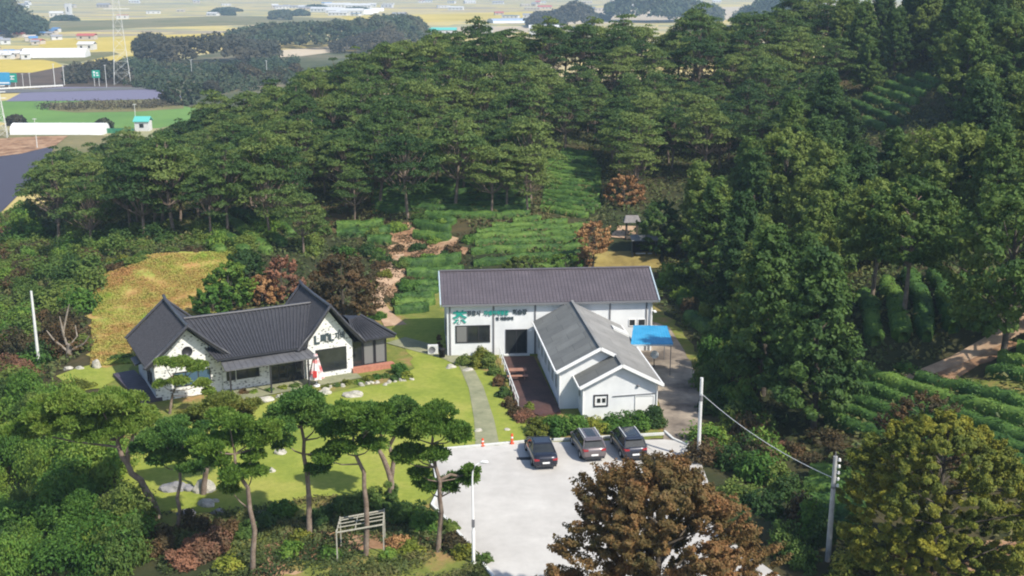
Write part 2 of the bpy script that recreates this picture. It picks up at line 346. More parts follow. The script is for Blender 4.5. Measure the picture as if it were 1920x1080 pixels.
field([(10,190),(50,168),(120,163),(315,163),(345,184),(200,188)], 'purple', .16)
field([(-60,286),(102,276),(70,330),(-60,460)], 'blackrows', .16)
field([(-40,262),(60,256),(128,254),(105,272),(40,288),(-60,300)], 'dirt', .2)
field([(-40,138),(120,122),(250,122),(300,160),(250,166),(60,166),(-40,170)], 'brownfield', .06)
field([(-40,110),(95,112),(120,124),(60,136),(-40,137)], 'gold', .10)
field([(140,123),(190,108),(260,102),(262,112),(215,123)], 'gold', .10)
field([(60,80),(140,72),(280,66),(420,62),(640,52),(560,68),(430,84),(280,96),(190,96),(90,92)], 'gold', .07)
field([(90,100),(210,97),(225,101),(130,120),(80,112),(20,112)], 'olivefield', .14)
field([(-40,46),(420,30),(640,34),(640,42),(260,52),(120,60),(-40,62)], 'olivefield', .05)
field([(640,30),(1000,22),(1010,33),(800,42),(660,44)], 'gold', .05)
field([(500,96),(660,84),(670,92),(560,106),(490,108)], 'palefield', .12)
field([(1040,20),(1500,10),(1500,25),(1330,40),(1040,46)], 'palefield', .05)
field([(225,162),(300,120),(430,92),(560,100),(690,96),(700,150),(520,175),(420,214),(345,205),(330,166)], 'scrubfield', .03)
field([(760,52),(1060,48),(1060,60),(760,62)], 'palefield', .08)
# road along the foot of the hill with a pale barrier
mb = MB(); mb.add([(*P(a, b, PLAIN+.25), PLAIN+.25) for a, b in [(-60,176),(250,168),(330,165),(330,161),(250,163),(-60,169)]], [(0,1,2,3,4,5)])
o = mb.build('highway', mat('asphalt', (.10, .10, .10), (.14, .14, .135), .2, .9)); tag(o, kind='structure')

# ---------------------------------------------------------------- foliage builders
def quads(C, D, Wd, ln, wd):
    """one leaf face per row: centre C, long axis D, side axis Wd"""
    a = D*ln[:, None]*.5; b = Wd*wd[:, None]*.5
    V_ = np.stack([C-a-b*.6, C-a+b*.6, C+a+b, C+a-b], 1).reshape(-1, 3)
    return V_, np.arange(len(V_)).reshape(-1, 4)
def unit(v): return v/(np.linalg.norm(v, axis=1, keepdims=True)+1e-9)
def leafset(C, N, ln, wd, spread=.8, flat=0.0, rg=RN):
    n = len(C); nrm = unit(N+rg.normal(0, spread, (n, 3)))
    r = rg.normal(0, 1, (n, 3)); D = unit(np.cross(nrm, r)); Wd = np.cross(nrm, D)
    s = rg.uniform(.65, 1.3, n)
    return quads(C, D, Wd, ln*s, wd*s)
def pad(c, r, th, n, rg=RN):
    """points of a flat needle pad, most of them near its upper skin"""
    d = unit(rg.normal(0, 1, (n, 3))); d[:, 2] = np.where(d[:, 2] < -.15, -d[:, 2]*.6, d[:, 2])
    rad = rg.uniform(.45, 1, n)**.45
    ang = np.arctan2(d[:, 1], d[:, 0]); ph = rg.uniform(0, 6, 3)
    lob = 1+.16*np.sin(3*ang+ph[0])+.10*np.sin(5*ang+ph[1])+.07*np.sin(9*ang+ph[2])
    p = d*rad[:, None]*lob[:, None]; p = p*np.array([r, r, th])
    p[:, 2] -= .18*th*(np.hypot(p[:, 0], p[:, 1])/r)**2
    N = unit(d*np.array([.5, .5, 1.3])+np.array([0, 0, .35])); return p+np.array(c), N
def merge(parts):
    V_ = []; Q_ = []; b = 0
    for v, q_ in parts: V_.append(v); Q_.append(q_+b); b += len(v)
    return np.concatenate(V_), np.concatenate(Q_)
def needles(C, N, k, ln, wd, rg=RN):
    """k blades fanning out of each tuft"""
    n = len(C); C = np.repeat(C, k, 0); N = np.repeat(N, k, 0)
    D = unit(N*.7+rg.normal(0, .75, (n*k, 3))); Wd = unit(np.cross(D, rg.normal(0, 1, (n*k, 3))))
    s = rg.uniform(.7, 1.2, n*k); return quads(C+D*(ln*s*.5)[:, None], D, Wd, ln*s, wd*s)
def clumps(cent, r, n, N, ln, wd, rg=RN, spread=.7, spike=0):
    m = len(cent); d = unit(rg.normal(0, 1, (m*n, 3))); rad = rg.uniform(.3, 1, m*n)**.5
    rr = np.repeat(r if hasattr(r, '__len__') else np.full(m, r), n)
    off = d*(rad*rr)[:, None]*np.array([1, 1, .75])
    if spike:
        NN = np.repeat(unit(N+rg.normal(0, .35, N.shape)), n, 0); al = (off*NN).sum(1, keepdims=True); off = (off-al*NN)*.62+al*NN*(1+spike)
    C = np.repeat(cent, n, 0)+off
    return leafset(C, d*.8+np.repeat(N, n, 0)*.6+np.array([0, 0, .25]), np.full(m*n, ln), np.full(m*n, wd), spread, rg=rg)
def pine_proto(seed, Ht, R, npads, npts, ln=.34, wd=.16, lean=0.0, star=False, lowpads=5):
    rg = np.random.default_rng(seed); parts = []; tb = MB()
    cv = rg.uniform(-.5, .5, 2)*Ht*.10
    tr = [(cv[0]*math.sin(t*3.1)+lean*t, cv[1]*math.sin(t*2.6), Ht*.93*t) for t in np.linspace(0, 1, 7)]
    tb.tube(tr, [.017*Ht*(1-.7*t)+.02 for t in np.linspace(0, 1, 7)], 8)
    top = np.array(tr[-1])
    for i in range(npads):
        a = i*2.4+rg.uniform(-.4, .4); q_ = math.sqrt((i+.3)/npads); rr = R*.74*q_
        z = Ht*(.97-.40*q_**1.6)+rg.uniform(-.09, .04)*Ht
        c = (top[0]+rr*math.cos(a), top[1]+rr*math.sin(a), z); pr = R*rg.uniform(.15, .30)
        parts.append(pad(c, pr, pr*rg.uniform(.30, .46), int(npts*(pr/(.34*R))**2), rg))
        tt = max(.35, min(.95, z/Ht-.16)); p0 = Vector(tr[int(tt*6)]); p1 = Vector(c)-Vector((0, 0, pr*.2))
        tb.tube([p0, p0.lerp(p1, .5)+Vector((0, 0, -.03*Ht)), p1], [.006*Ht, .004*Ht, .002*Ht+.01], 5, False)
    for i in range(lowpads):
        a = rg.uniform(0, 6.28); rr = R*rg.uniform(.35, .6); z = Ht*rg.uniform(.34, .56); pr = R*rg.uniform(.18, .30)
        c = (top[0]*.5+rr*math.cos(a), rr*math.sin(a), z); parts.append(pad(c, pr, pr*.35, int(npts*.45), rg))
        p0 = Vector(tr[3]); tb.tube([p0, Vector(c)], [.005*Ht, .012], 5, False)
    C = np.concatenate([p[0] for p in parts]); N = np.concatenate([p[1] for p in parts])
    if star: vq = needles(C, N, 5, ln, wd, rg)
    else: vq = leafset(C, N, np.full(len(C), ln), np.full(len(C), wd), .55, rg=rg)
    return tb.mesh('pine_trunk'), np_mesh('pine_crown', *vq)
def broad_proto(seed, Ht, R, shape='cone', ncl=150, nl=60, ln=.32, wd=.22, base=.16, clr=.11, trunk=.018, up=.25, spike=.45, rag=1.0):
    """crown of leaf clumps inside a lumpy envelope; shape: cone, dome or column"""
    rg = np.random.default_rng(seed); tb = MB()
    z0 = Ht*base; cc = []; nn = []
    ph = rg.uniform(0, 6.28, 6)
    for i in range(ncl):
        t = rg.uniform(0, 1)**(.8 if shape == 'cone' else 1); a = rg.uniform(0, 6.28)
        if shape == 'cone': rr = (1-t)**.75*.95+.06; rr *= min(1, .55+t*4)
        elif shape == 'column': rr = math.sin(math.pi*min(.98, .12+.88*t))**.45
        else: rr = math.sqrt(max(0, 1-(2*t-.85)**2*.75)) if t > .425 else .72+.28*math.sin(t/.425*math.pi/2)
        rr *= 1+rag*(.16*math.sin(2*a+ph[0]+t*4)+.12*math.sin(4*a+ph[1]-t*7)+.10*math.sin(7*a+ph[2]+t*11))
        q_ = rg.uniform(.35, 1)**.4
        cc.append((R*rr*q_*math.cos(a), R*rr*q_*math.sin(a), z0+(Ht-z0)*t*.97)); nn.append((math.cos(a), math.sin(a), up+t*.8))
    cc = np.array(cc); nn = unit(np.array(nn)); r = rg.uniform(.7, 1.35, ncl)*clr*Ht*.62
    vq = clumps(cc, r, nl, nn, ln, wd, rg, spike=spike)
    tr = [(.012*Ht*math.sin(t*4+ph[3]), .012*Ht*math.sin(t*3+ph[4]), Ht*.9*t) for t in np.linspace(0, 1, 6)]
    tb.tube(tr, [trunk*Ht*(1-.85*t)+.02 for t in np.linspace(0, 1, 6)], 8)
    for i in range(0, ncl, max(1, ncl//26)):
        c = Vector(cc[i]); z = max(z0*.8, c.z-.35*math.hypot(c.x, c.y)-.04*Ht)
        p0 = Vector((0, 0, z)); tb.tube([p0, p0.lerp(c, .55)+Vector((0, 0, .01*Ht)), c], [trunk*Ht*.35, trunk*Ht*.2, .02], 5, False)
    return tb.mesh('tree_trunk'), np_mesh('tree_crown', *vq)
def tree_obj(name, meshes, leaf, bark, loc, rz=0, sc=1, **k):
    e = empty(name, loc, rz, **k); e.scale = (sc, sc, sc) if not hasattr(sc, '__len__') else sc
    link('trunk', meshes[0], bark, e); link('crown', meshes[1], leaf, e); return e
def bush_mesh(seed, rx, ry, h, nl=1400, ln=.16, wd=.10, lumps=9):
    rg = np.random.default_rng(seed); cc = []; nn = []
    for i in range(lumps*3):
        d = rg.normal(0, 1, 3); d /= np.linalg.norm(d); d[2] = abs(d[2]); q_ = rg.uniform(.3, .78)
        cc.append((d[0]*rx*q_, d[1]*ry*q_, d[2]*h*q_*.95+h*.05)); nn.append(d+np.array([0, 0, .5]))
    cc = np.array(cc); nn = unit(np.array(nn)); r = rg.uniform(.22, .42, len(cc))*min(max(rx, ry), h*1.3)
    return np_mesh('shrub', *clumps(cc, r, max(6, nl//len(cc)), nn, ln, wd, rg))
def rock_mesh(seed, rx, ry, h):
    bm = bmesh.new(); bmesh.ops.create_icosphere(bm, subdivisions=3, radius=1); r = random.Random(seed)
    ph = [r.uniform(0, 6) for _ in range(6)]
    for v in bm.verts:
        n = v.co.copy(); f = 1+.16*math.sin(n.x*3+ph[0])*math.cos(n.y*2.6+ph[1])+.10*math.sin(n.z*5+ph[2]+n.x*3)+.05*math.sin(n.y*9+ph[3])
        v.co = Vector((n.x*rx*f, n.y*ry*f, max(-.3, n.z*f)*h))
    me = bpy.data.meshes.new('rock'); bm.to_mesh(me); bm.free(); return me


# ---------------------------------------------------------------- garden, lot, road, paths
drape('rough_grass', [P(*p) for p in [(192,692),(205,760),(215,830),(235,960),(420,1050),(700,1060),(850,1060),(830,950),(1000,845),(1265,820),(1330,690),(1262,600),(1180,540),(830,535),(600,612),(260,672)]], M['roughgrass'], .02, 1.5, wob=.3)
drape('lawn', [P(*p) for p in [(430,770),(520,752),(640,735),(735,715),(775,690),(768,662),(742,640),(735,612),(775,597),(835,596),(836,668),(880,690),(925,700),(940,745),(990,795),(985,828),(905,836),(800,846),(815,920),(780,950),(700,935),(600,930),(480,958),(400,965),(330,960),(250,970),(225,900),(235,850),(330,800)]], M['lawn'], .05, 1.3, wob=.25)
drape('lawn', [P(*p) for p in [(110,700),(170,686),(245,684),(250,700),(215,716),(195,730),(130,735)]], M['lawn'], .06, 1.2, wob=.3)
drape('lawn', [P(*p) for p in [(500,1090),(545,1055),(700,1030),(800,1035),(912,1050),(925,1100)]], M['roughgrass'], .06, 1.2, wob=.3)
lot = [P(*p) for p in [(795,850),(905,840),(990,832),(1245,826),(1300,832),(1318,880),(1345,950),(1385,1030),(1450,1075),(1500,1110),(1500,1300),(900,1300),(925,1085),(850,990),(812,950),(822,925),(812,880)]]
drape('parking_lot', lot, M['concrete'], .09, 1.6)
drape('road', [P(*p) for p in [(1240,836),(1305,846),(1312,790),(1310,730),(1300,690),(1278,650),(1255,615),(1210,600),(1170,640),(1215,700),(1236,760),(1248,800)]], M['roadmat'], .07, 1.4, wob=.12)
drape('path', strip([(872,686),(893,730),(908,790),(914,838)], [1.1, 1.2, 1.5, 1.7]), M['pathmat'], .075, 1.0)
drape('path', strip([(742,640),(795,655),(845,672),(880,690)], [2.4, 2.4, 1.6, 1.2]), M['pathmat'], .085, 1.0)
drape('path', strip([(742,612),(722,590),(708,565),(712,540),(738,515),(745,480)], [2.2, 1.4, 1.1, 1.6, 2.6, 1.5]), M['dirtpath'], .08, 1.0)
drape('soil', GP([(705,520),(730,490),(728,462),(770,452),(878,466),(876,476),(762,484),(748,520),(740,560),(724,558)]), M['dirt'], .06, 1.2, wob=.35)
drape('soil', GP([(720,425),(780,418),(860,448),(850,460),(760,464),(730,452)]), M['dirt'], .05, 1.2, wob=.35)
drape('dry_grass', GP([(1100,503),(1110,470),(1235,470),(1240,503)]), M['drygrass'], .08, 1.2, wob=.2)
drape('soil', GP([(1145,448),(1160,425),(1190,425),(1190,446)]), M['dirtpath'], .10, 1.0, wob=.2)
drape('dirt_track', strip([(1700,712),(1745,698),(1790,682),(1850,648),(1905,620),(1960,588)], [.7, 1.1, 1.3, 1.5, 1.7, 2.0]), M['dirtpath'], .12, 1.0)
drape('soil', GP([(1660,712),(1750,690),(1790,672),(1850,650),(1900,640),(1925,650),(1830,690),(1790,712),(1730,722)]), M['dirt'], .07, 1.0, wob=.3)
drape('soil', GP([(1820,1060),(1850,1020),(1930,990),(1990,1090),(1800,1100)]), M['dirt'], .08, 1.0, wob=.3)
drape('soil', [P(*p) for p in [(470,1090),(500,1030),(560,985),(640,1000),(760,1000),(840,1015),(700,1046),(560,1070),(520,1100)]], M['dirt'], .05, 1.0, wob=.35)
drape('yellow_grass', GP([(1760,712),(1920,720),(1930,770),(1840,745)]), M['roughgrass'], .08, 1.0, wob=.25)
drape('meadow', GP([(170,690),(172,600),(180,530),(230,490),(320,478),(430,474),(450,500),(430,560),(400,640),(300,680)]), M['meadowground'], .08, 1.3, wob=.7)
def kerb(pxs, label, w_=.16, h=.12):
    mb = MB(); pp = [P(*p) for p in pxs]
    for a, b in zip(pp[:-1], pp[1:]):
        a = Vector((*a, h/2+.06)); b = Vector((*b, h/2+.06)); mb.bar(a, b, w_, h+.05)
    return tag(mb.build('kerb', M['offwhite']), kind='structure')
kerb([(797,848),(905,838),(990,830),(1120,823),(1245,816)], 'kerb')
kerb([(815,882),(822,925),(810,950),(850,990),(925,1085)], 'kerb')
kerb([(1246,812),(1262,826),(1290,838)], 'kerb')
# dark drain grating set in the concrete
mb = MB(); x, y = P(985, 862)
for i in range(7): mb.box(x-.55, x+.55, y-.2+i*.06, y-.165+i*.06, .085, .115)
mb.box(x-.6, x+.6, y-.24, y+.24, .08, .098); tag(mb.build('drain_grating', M['dark_frame']), 'dark drain grating set in the pale concrete left of the black sedan', 'drain')

# ---------------------------------------------------------------- building helpers
def gable(mb, a0, a1, b0, b1, zl, zr, ra, rz):       # ridge runs along b
    v = [(a0,b0,0),(a1,b0,0),(a1,b0,zr),(ra,b0,rz),(a0,b0,zl)]; v += [(x,b1,z) for x,_,z in v]
    mb.add(v, [(0,1,2,3,4),(9,8,7,6,5),(0,5,6,1),(1,6,7,2),(2,7,8,3),(3,8,9,4),(4,9,5,0)])
def gable_a(mb, a0, a1, b0, b1, zf, zb, rb, rz):     # ridge runs along a
    v = [(a0,b0,0),(a0,b1,0),(a0,b1,zb),(a0,rb,rz),(a0,b0,zf)]; v += [(a1,y,z) for _,y,z in v]
    mb.add(v, [(4,3,2,1,0),(5,6,7,8,9),(0,1,6,5),(1,2,7,6),(2,3,8,7),(3,4,9,8),(4,0,5,9)])
def ribs(mb, p0, p1, p2, p3, n, r=.035, sides=5):
    """n raised seams from edge p0-p1 (eave) to edge p3-p2 (ridge)"""
    p0, p1, p2, p3 = map(Vector, (p0, p1, p2, p3))
    for i in range(n+1):
        t = i/n; a = p0.lerp(p1, t); b = p3.lerp(p2, t)
        if (b-a).length > .1: mb.tube([a+Vector((0,0,r*.4)), b+Vector((0,0,r*.4))], r, sides, False)
def window(parent, a0, a1, z0, z1, b, glassm='glass', mull=1, fr=.07, frm='dark_frame', side=None, depth=.06, name='window'):
    """window standing just proud of the wall face b (normal -b); side='a' puts it on a wall a=b"""
    f = MB(); g = MB()
    def bx(m_, u0, u1, w0, w1, d0, d1):
        if side is None: m_.box(u0, u1, b-d1, b-d0, w0, w1)
        elif side == 'left': m_.box(b-d1, b-d0, u0, u1, w0, w1)
        else: m_.box(b+d0, b+d1, u0, u1, w0, w1)
    bx(f, a0, a1, z0, z0+fr, -.02, depth); bx(f, a0, a1, z1-fr, z1, -.02, depth)
    bx(f, a0, a0+fr, z0+fr, z1-fr, -.02, depth); bx(f, a1-fr, a1, z0+fr, z1-fr, -.02, depth)
    for i in range(mull):
        m_ = a0+(a1-a0)*(i+1)/(mull+1); bx(f, m_-fr/2, m_+fr/2, z0+fr, z1-fr, -.02, depth*.9)
    w_ = f.build(name, M[frm], parent)
    bx(g, a0+fr*.5, a1-fr*.5, z0+fr*.5, z1-fr*.5, .0, depth*.35); g.build('pane', M[glassm], w_)
    return w_
def text(body, size, matl, parent, loc, ext=.03, bold=.012, name='lettering', spacing=1.0, tilt=0, sx=1):
    c = bpy.data.curves.new('t', 'FONT'); c.body = body; c.size = size; c.extrude = ext; c.offset = bold; c.space_character = spacing
    o = bpy.data.objects.new('t', c); COL.objects.link(o); bpy.context.view_layer.update()
    me = bpy.data.meshes.new_from_object(o.evaluated_get(bpy.context.evaluated_depsgraph_get()))
    bpy.data.objects.remove(o); me.transform(Matrix.Diagonal((sx, 1, 1, 1))); me.transform(Matrix.Rotation(math.pi/2, 4, 'X')); me.transform(Matrix.Rotation(tilt, 4, 'Y'))
    me.materials.clear(); l = link(name, me, matl, parent); l.location = loc; return l

# ---------------------------------------------------------------- the exhibition hall
def tilemat(name, c1, c2, sx, sy, rough=.6, bumpd=.04, spec=.35):
    m, nt, b = newmat(name); L = nt.links
    tc = nt.nodes.new('ShaderNodeTexCoord').outputs['Object']
    br = nt.nodes.new('ShaderNodeTexBrick'); L.new(tc, br.inputs[0]); br.offset = 0 if sx > 3 else .5
    br.inputs['Color1'].default_value = (*c1, 1); br.inputs['Color2'].default_value = (*c2, 1); br.inputs['Mortar'].default_value = (*[x*.45 for x in c1], 1)
    br.inputs['Scale'].default_value = 1; br.inputs['Brick Width'].default_value = sx; br.inputs['Row Height'].default_value = sy; br.inputs['Mortar Size'].default_value = .012
    g = ramp(nt, noise(nt, .5, 5, .7, vec=tc), [(.3, (.82, .82, .82)), (.7, (1.12, 1.12, 1.12))])
    mm = nt.nodes.new('ShaderNodeMixRGB'); mm.blend_type = 'MULTIPLY'; mm.inputs[0].default_value = 1; L.new(br.outputs['Color'], mm.inputs[1]); L.new(g, mm.inputs[2])
    L.new(mm.outputs[0], b.inputs['Base Color']); b.inputs['Roughness'].default_value = rough; b.inputs['Specular IOR Level'].default_value = spec; return m
M['hallroof'] = tilemat('purple_brown_tile_sheet', (.090, .078, .090), (.105, .090, .103), .9, .35)
M['hallrib'] = mat('purple_brown_ribs', (.105, .090, .103), (.12, .105, .117), 2, .55)
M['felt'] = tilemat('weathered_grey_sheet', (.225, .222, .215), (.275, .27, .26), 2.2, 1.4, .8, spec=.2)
M['felt_dark'] = tilemat('shaded_grey_sheet', (.15, .152, .145), (.195, .197, .185), 2.2, 1.4, .85, spec=.2)  # grey sheet darkened: left slopes' shade put in colour, shed roof shares it
M['giwa'] = mat('dark_giwa_tiles', (.022, .023, .029), (.036, .037, .045), 2.5, .5, spec=.4)
M['giwa_rib'] = mat('dark_giwa_ribs', (.036, .036, .043), (.060, .060, .070), 6, .45, spec=.45)
M['awning'] = mat('grey_awning_sheet', (.085, .085, .092), (.12, .12, .128), 1, .5)
hall = empty('exhibition_hall', (-5.65, 97.9, 0), math.radians(4.9), label='long white panel hall with low purple brown ribbed roof and green tea lettering', cat='building')
mb = MB(); gable_a(mb, 0, 18.1, 0, 8.4, 4.75, 4.75, 4.2, 6.35); mb.build('wall', M['white_wall'], hall)
RF = [(-.45,-.35,4.80),(18.5,-.35,4.80),(18.5,4.2,6.62),(-.45,4.2,6.62)]; RB = [(18.5,8.75,4.80),(-.45,8.75,4.80),(-.45,4.2,6.62),(18.5,4.2,6.62)]
mb = MB(); mb.slab(RF, .12); mb.slab(RB, .12); rf = mb.build('roof', M['hallroof'], hall)
mb = MB(); ribs(mb, *RF, 62, .035, 4); ribs(mb, RB[0], RB[1], RB[2], RB[3], 62, .045, 4); mb.build('roof_rib', M['hallrib'], rf)
mb = MB(); mb.bar((-.5,4.2,6.68), (18.55,4.2,6.68), .30, .10); mb.build('ridge_cap', M['hallrib'], rf)
mb = MB(); mb.bar((-.42,-.45,4.70), (18.5,-.45,4.70), .14, .16); mb.build('gutter', M['grey_trim'], hall)
M['bluetrim'] = mat('pale_blue_trim', (.33, .42, .47), (.40, .48, .53), 1, .5)
for a_ in (-.55, 18.6):
    mb = MB(); mb.bar((a_,-.42,4.72), (a_,4.2,6.58), .10, .24); mb.bar((a_,8.8,4.72), (a_,4.2,6.58), .10, .24); mb.build('verge_trim', M['bluetrim'], hall)
for a_ in (.25, 4.05, 7.7, 14.3, 17.55):
    mb = MB(); mb.box(a_-.07, a_+.07, -.06, -.003, 0.05, 4.66); mb.build('panel_joint', M['grey_trim'], hall)
mb = MB(); mb.tube([(17.95,-.14,0),(17.95,-.14,4.5),(17.95,-.4,4.68)], .06); mb.build('downpipe', M['white'], hall)
window(hall, .72, 3.75, 1.2, 2.78, 0, 'glass', 2, .08)
mb = MB(); mb.box(.83, 1.78, -.052, -.03, 1.29, 2.69); mb.build('blind', M['curtain'], hall)
window(hall, 5.1, 7.0, .12, 2.32, 0, 'glass', 1, .09, name='door')
window(hall, 16.0, 16.6, 2.35, 3.0, 0, 'glass', 0, .06, 'white')
window(hall, 16.8, 17.5, 2.35, 3.0, 0, 'glass', 0, .06, 'white')
window(hall, 1.6, 3.2, 1.4, 2.6, 0, 'glass', 1, .07, side='left')
mb = MB(); mb.box(4.9, 7.2, -.5, -.07, 0, .12); mb.build('door_step', M['offwhite'], hall)
mb = MB(); mb.box(7.2, 7.42, -.16, -.003, 2.05, 2.2); mb.build('lamp', M['white'], hall)
mb = MB(); mb.box(17.98, 18.35, -.12, -.04, 3.7, 3.78); mb.box(18.2, 18.42, -.22, .02, 3.6, 3.72); mb.build('lamp', M['white'], hall)
text('茶', 1.25, M['teal'], hall, (.50, -.05, 3.08), bold=.03)
text('정읍시', .44, M['ink'], hall, (1.72, -.05, 3.72), bold=.012)
text('자생차체험관', .44, M['teal'], hall, (3.20, -.09, 3.72), bold=.014, sx=.90)
text('학습장', .48, M['ink'], hall, (5.72, -.05, 3.72), bold=.02, sx=.95)
text('및 제품판매', .32, M['ink'], hall, (4.25, -.05, 3.22), bold=.008, sx=1.0)

# ---------------------------------------------------------------- the annex in front of it
an = empty('annex_building', (5.35, 82.6, 0), math.radians(6.5), label='white annex with weathered grey stepped gable roof and small square window', cat='building')
SL = .52
mb = MB(); gable(mb, -1.4, 5.5, 2.4, 15.2, 3.30, 2.85, 1.6, 4.80); w1 = mb.build('wall', M['white_wall'], an)
mb = MB(); gable(mb, 0, 5.497, 0, 2.397, 2.72, 2.83, 2.8, 4.18); w2 = mb.build('wall', M['white_wall'], an)
mb = MB(); mb.slab([(-1.75,1.95,3.22),(1.6,1.95,4.97),(1.6,15.5,4.97),(-1.75,15.5,3.22)], .10)
mb.build('roof', M['felt_dark'], an)
mb = MB(); mb.slab([(1.603,1.95,4.97),(5.9,1.95,2.74),(5.9,15.0,2.74),(1.603,15.0,4.97)], .10); mb.build('roof', M['felt'], an)
mb = MB(); mb.slab([(-.35,-.4,2.70),(2.8,-.4,4.345),(2.8,2.39,4.345),(-.35,2.39,2.70)], .10)
mb.build('roof', M['felt_dark'], an)
mb = MB(); mb.slab([(2.803,-.4,4.345),(5.9,-.4,2.74),(5.9,1.947,2.74),(2.803,1.947,4.345)], .10); mb.build('roof', M['felt'], an)
mb = MB(); mb.bar((1.6,1.9,5.02),(1.6,15.4,5.02),.22,.08); mb.bar((2.8,-.42,4.39),(2.8,2.4,4.39),.22,.08); mb.build('ridge_cap', M['felt'], an)
mb = MB()
for p_, q_ in [((-1.8,1.86,3.16),(1.6,1.86,4.93)), ((1.6,1.86,4.93),(2.75,1.86,4.33)), ((-.4,-.48,2.65),(2.8,-.48,4.31)), ((2.8,-.48,4.31),(5.95,-.48,2.69))]:
    mb.bar(p_, q_, .09, .24)
mb.bar((-1.83,1.9,3.13),(-1.83,15.4,3.13),.10,.16); mb.bar((5.96,-.45,2.66),(5.96,15,2.66),.10,.16); mb.bar((-.42,-.45,2.62),(-.42,2.39,2.62),.09,.15)
mb.build('fascia', M['white'], an)
mb = MB()
for a_, b_, h_ in [(-1.46,2.34,3.1),(-.06,-.06,2.6),(5.56,-.06,2.6)]: mb.tube([(a_,b_,0),(a_,b_,h_)], .06)
mb.build('downpipe', M['white'], an)
window(an, .75, 1.85, 1.0, 1.95, 0, 'white', 0, .10)
for a_ in (1.02, 1.40):
    mb = MB(); mb.box(a_, a_+.25, -.055, -.024, 1.33, 1.66); mb.build('pane', M['glass'], an)
window(an, 3.9, 5.35, .05, 1.75, 0, 'white', 0, .05, 'offwhite', name='door')
mb = MB(); mb.bar((2.2,-.05,1.78),(5.45,-.05,1.9),.05,.05); mb.tube([(4.1,-.05,2.6),(4.1,-.12,2.5)], .12); mb.build('conduit', M['grey_trim'], an)
window(an, 1.2, 2.0, 1.2, 2.1, 0, 'glass', 0, .06, 'offwhite', side='left')
for b_ in (3.6, 5.6, 7.6, 9.6, 11.6, 13.6): window(an, b_, b_+1.1, 1.0, 2.3, -1.4, 'glass', 1, .07, 'offwhite', side='left')
for b_ in (4, 8, 12): window(an, b_, b_+1.2, 1.0, 2.1, 5.5, 'glass', 1, .07, 'offwhite', side='right')
mb = MB(); mb.slab([(4.5,11.4,3.62),(5.9,11.4,2.92),(5.9,12.5,2.92),(4.5,12.5,3.62)], .2); mb.build('roof_hatch', M['offwhite'], an)

# deck with its railing and picnic table
dk = [P(a, b, .2) for a, b in [(944,668),(1001,668),(1052,772),(1010,778),(968,760)]]
deck = empty('timber_deck', (dk[0][0], dk[0][1], 0), 0, label='dark red stained timber deck between the hedge and the white annex', cat='deck')
cx_, cy_ = dk[0]
mb = MB(); mb.slab([(x-cx_, y-cy_, .2) for x, y in dk][::-1], .18); mb.build('deck_floor', M['deckwood'], deck)
mb = MB(); d0 = Vector((dk[0][0]-cx_, dk[0][1]-cy_, .205)); d1 = Vector((dk[4][0]-cx_, dk[4][1]-cy_, .205))
for i in range(40):
    t = i/39; a = d0.lerp(d1, t); b = Vector((dk[1][0]-cx_, dk[1][1]-cy_, .205)).lerp(Vector((dk[2][0]-cx_, dk[2][1]-cy_, .205)), t); mb.bar(a, b, .03, .012)
mb.build('board_gap', M['barkdark'], deck)
rail = empty('railing', (0, 0, 0), label='thin pale railing along the left side of the red deck', cat='railing')
r0 = Vector((*P(937, 672), 0)); r1 = Vector((*P(972, 768), 0)); rail.location = r0
mb = MB(); mb.bar((0,0,.95), tuple(r1-r0+Vector((0,0,.95))), .08, .06); mb.bar((0,0,.5), tuple(r1-r0+Vector((0,0,.5))), .04, .04); mb.build('handrail', M['offwhite'], rail)
for i in range(8):
    p = (r1-r0)*(i/7); mb = MB(); mb.bar(tuple(p), tuple(p+Vector((0,0,.95))), .06); mb.build('post', M['offwhite'], rail)
x, y = P(969, 708, .2); pt = empty('picnic_table', (x, y, .2), math.radians(5), label='wooden picnic table with two bench planks on the red deck', cat='table')
mb = MB()
for i in range(3): mb.box(-.8, .8, -.36+i*.25, -.14+i*.25, .68, .72)
mb.build('tabletop', M['bench'], pt)
for s in (-1, 1):
    mb = MB(); mb.box(-.85, .85, s*.78-.17, s*.78+.17, .40, .45); mb.build('seat', M['bench'], pt)
    mb = MB(); mb.bar((s*.6,-.75,.38),(s*.6,.75,.38),.06,.06); mb.bar((s*.6,-.55,0),(s*.6,-.2,.66),.07); mb.bar((s*.6,.55,0),(s*.6,.2,.66),.07); mb.build('leg', M['bench'], pt)

# blue canopy, water tank
Z = 2.95
c4 = [P(a, b, Z) for a, b in [(1183,645),(1262,643),(1250,614),(1188,614)]]
cn = empty('blue_canopy', (c4[0][0], c4[0][1], 0), label='bright blue sheet canopy on thin posts beside the annex roof', cat='canopy')
ox, oy = c4[0]; r4 = [(x-ox, y-oy) for x, y in c4]
mb = MB(); mb.slab([(r4[0][0],r4[0][1],Z),(r4[1][0],r4[1][1],Z-.08),(r4[2][0],r4[2][1],Z+.15),(r4[3][0],r4[3][1],Z+.2)], .05)
ribs(mb, (r4[0][0],r4[0][1],Z), (r4[1][0],r4[1][1],Z-.08), (r4[2][0],r4[2][1],Z+.15), (r4[3][0],r4[3][1],Z+.2), 14, .02, 4); mb.build('roof', M['blue'], cn)
mb = MB(); mb.bar((r4[0][0],r4[0][1]-.03,Z-.1),(r4[1][0],r4[1][1]-.03,Z-.18),.05,.12); mb.build('valance', M['bluetrim'], cn)
for k_ in range(4):
    ax, ay = r4[k_]; ax += .15 if k_ in (0, 3) else -.15
    if k_ == 0: ax += .35
    mb = MB(); mb.tube([(ax, ay+(.1 if k_ < 2 else -.1), 0), (ax, ay+(.1 if k_ < 2 else -.1), Z-.05)], .035); mb.build('post', M['grey_trim'], cn)
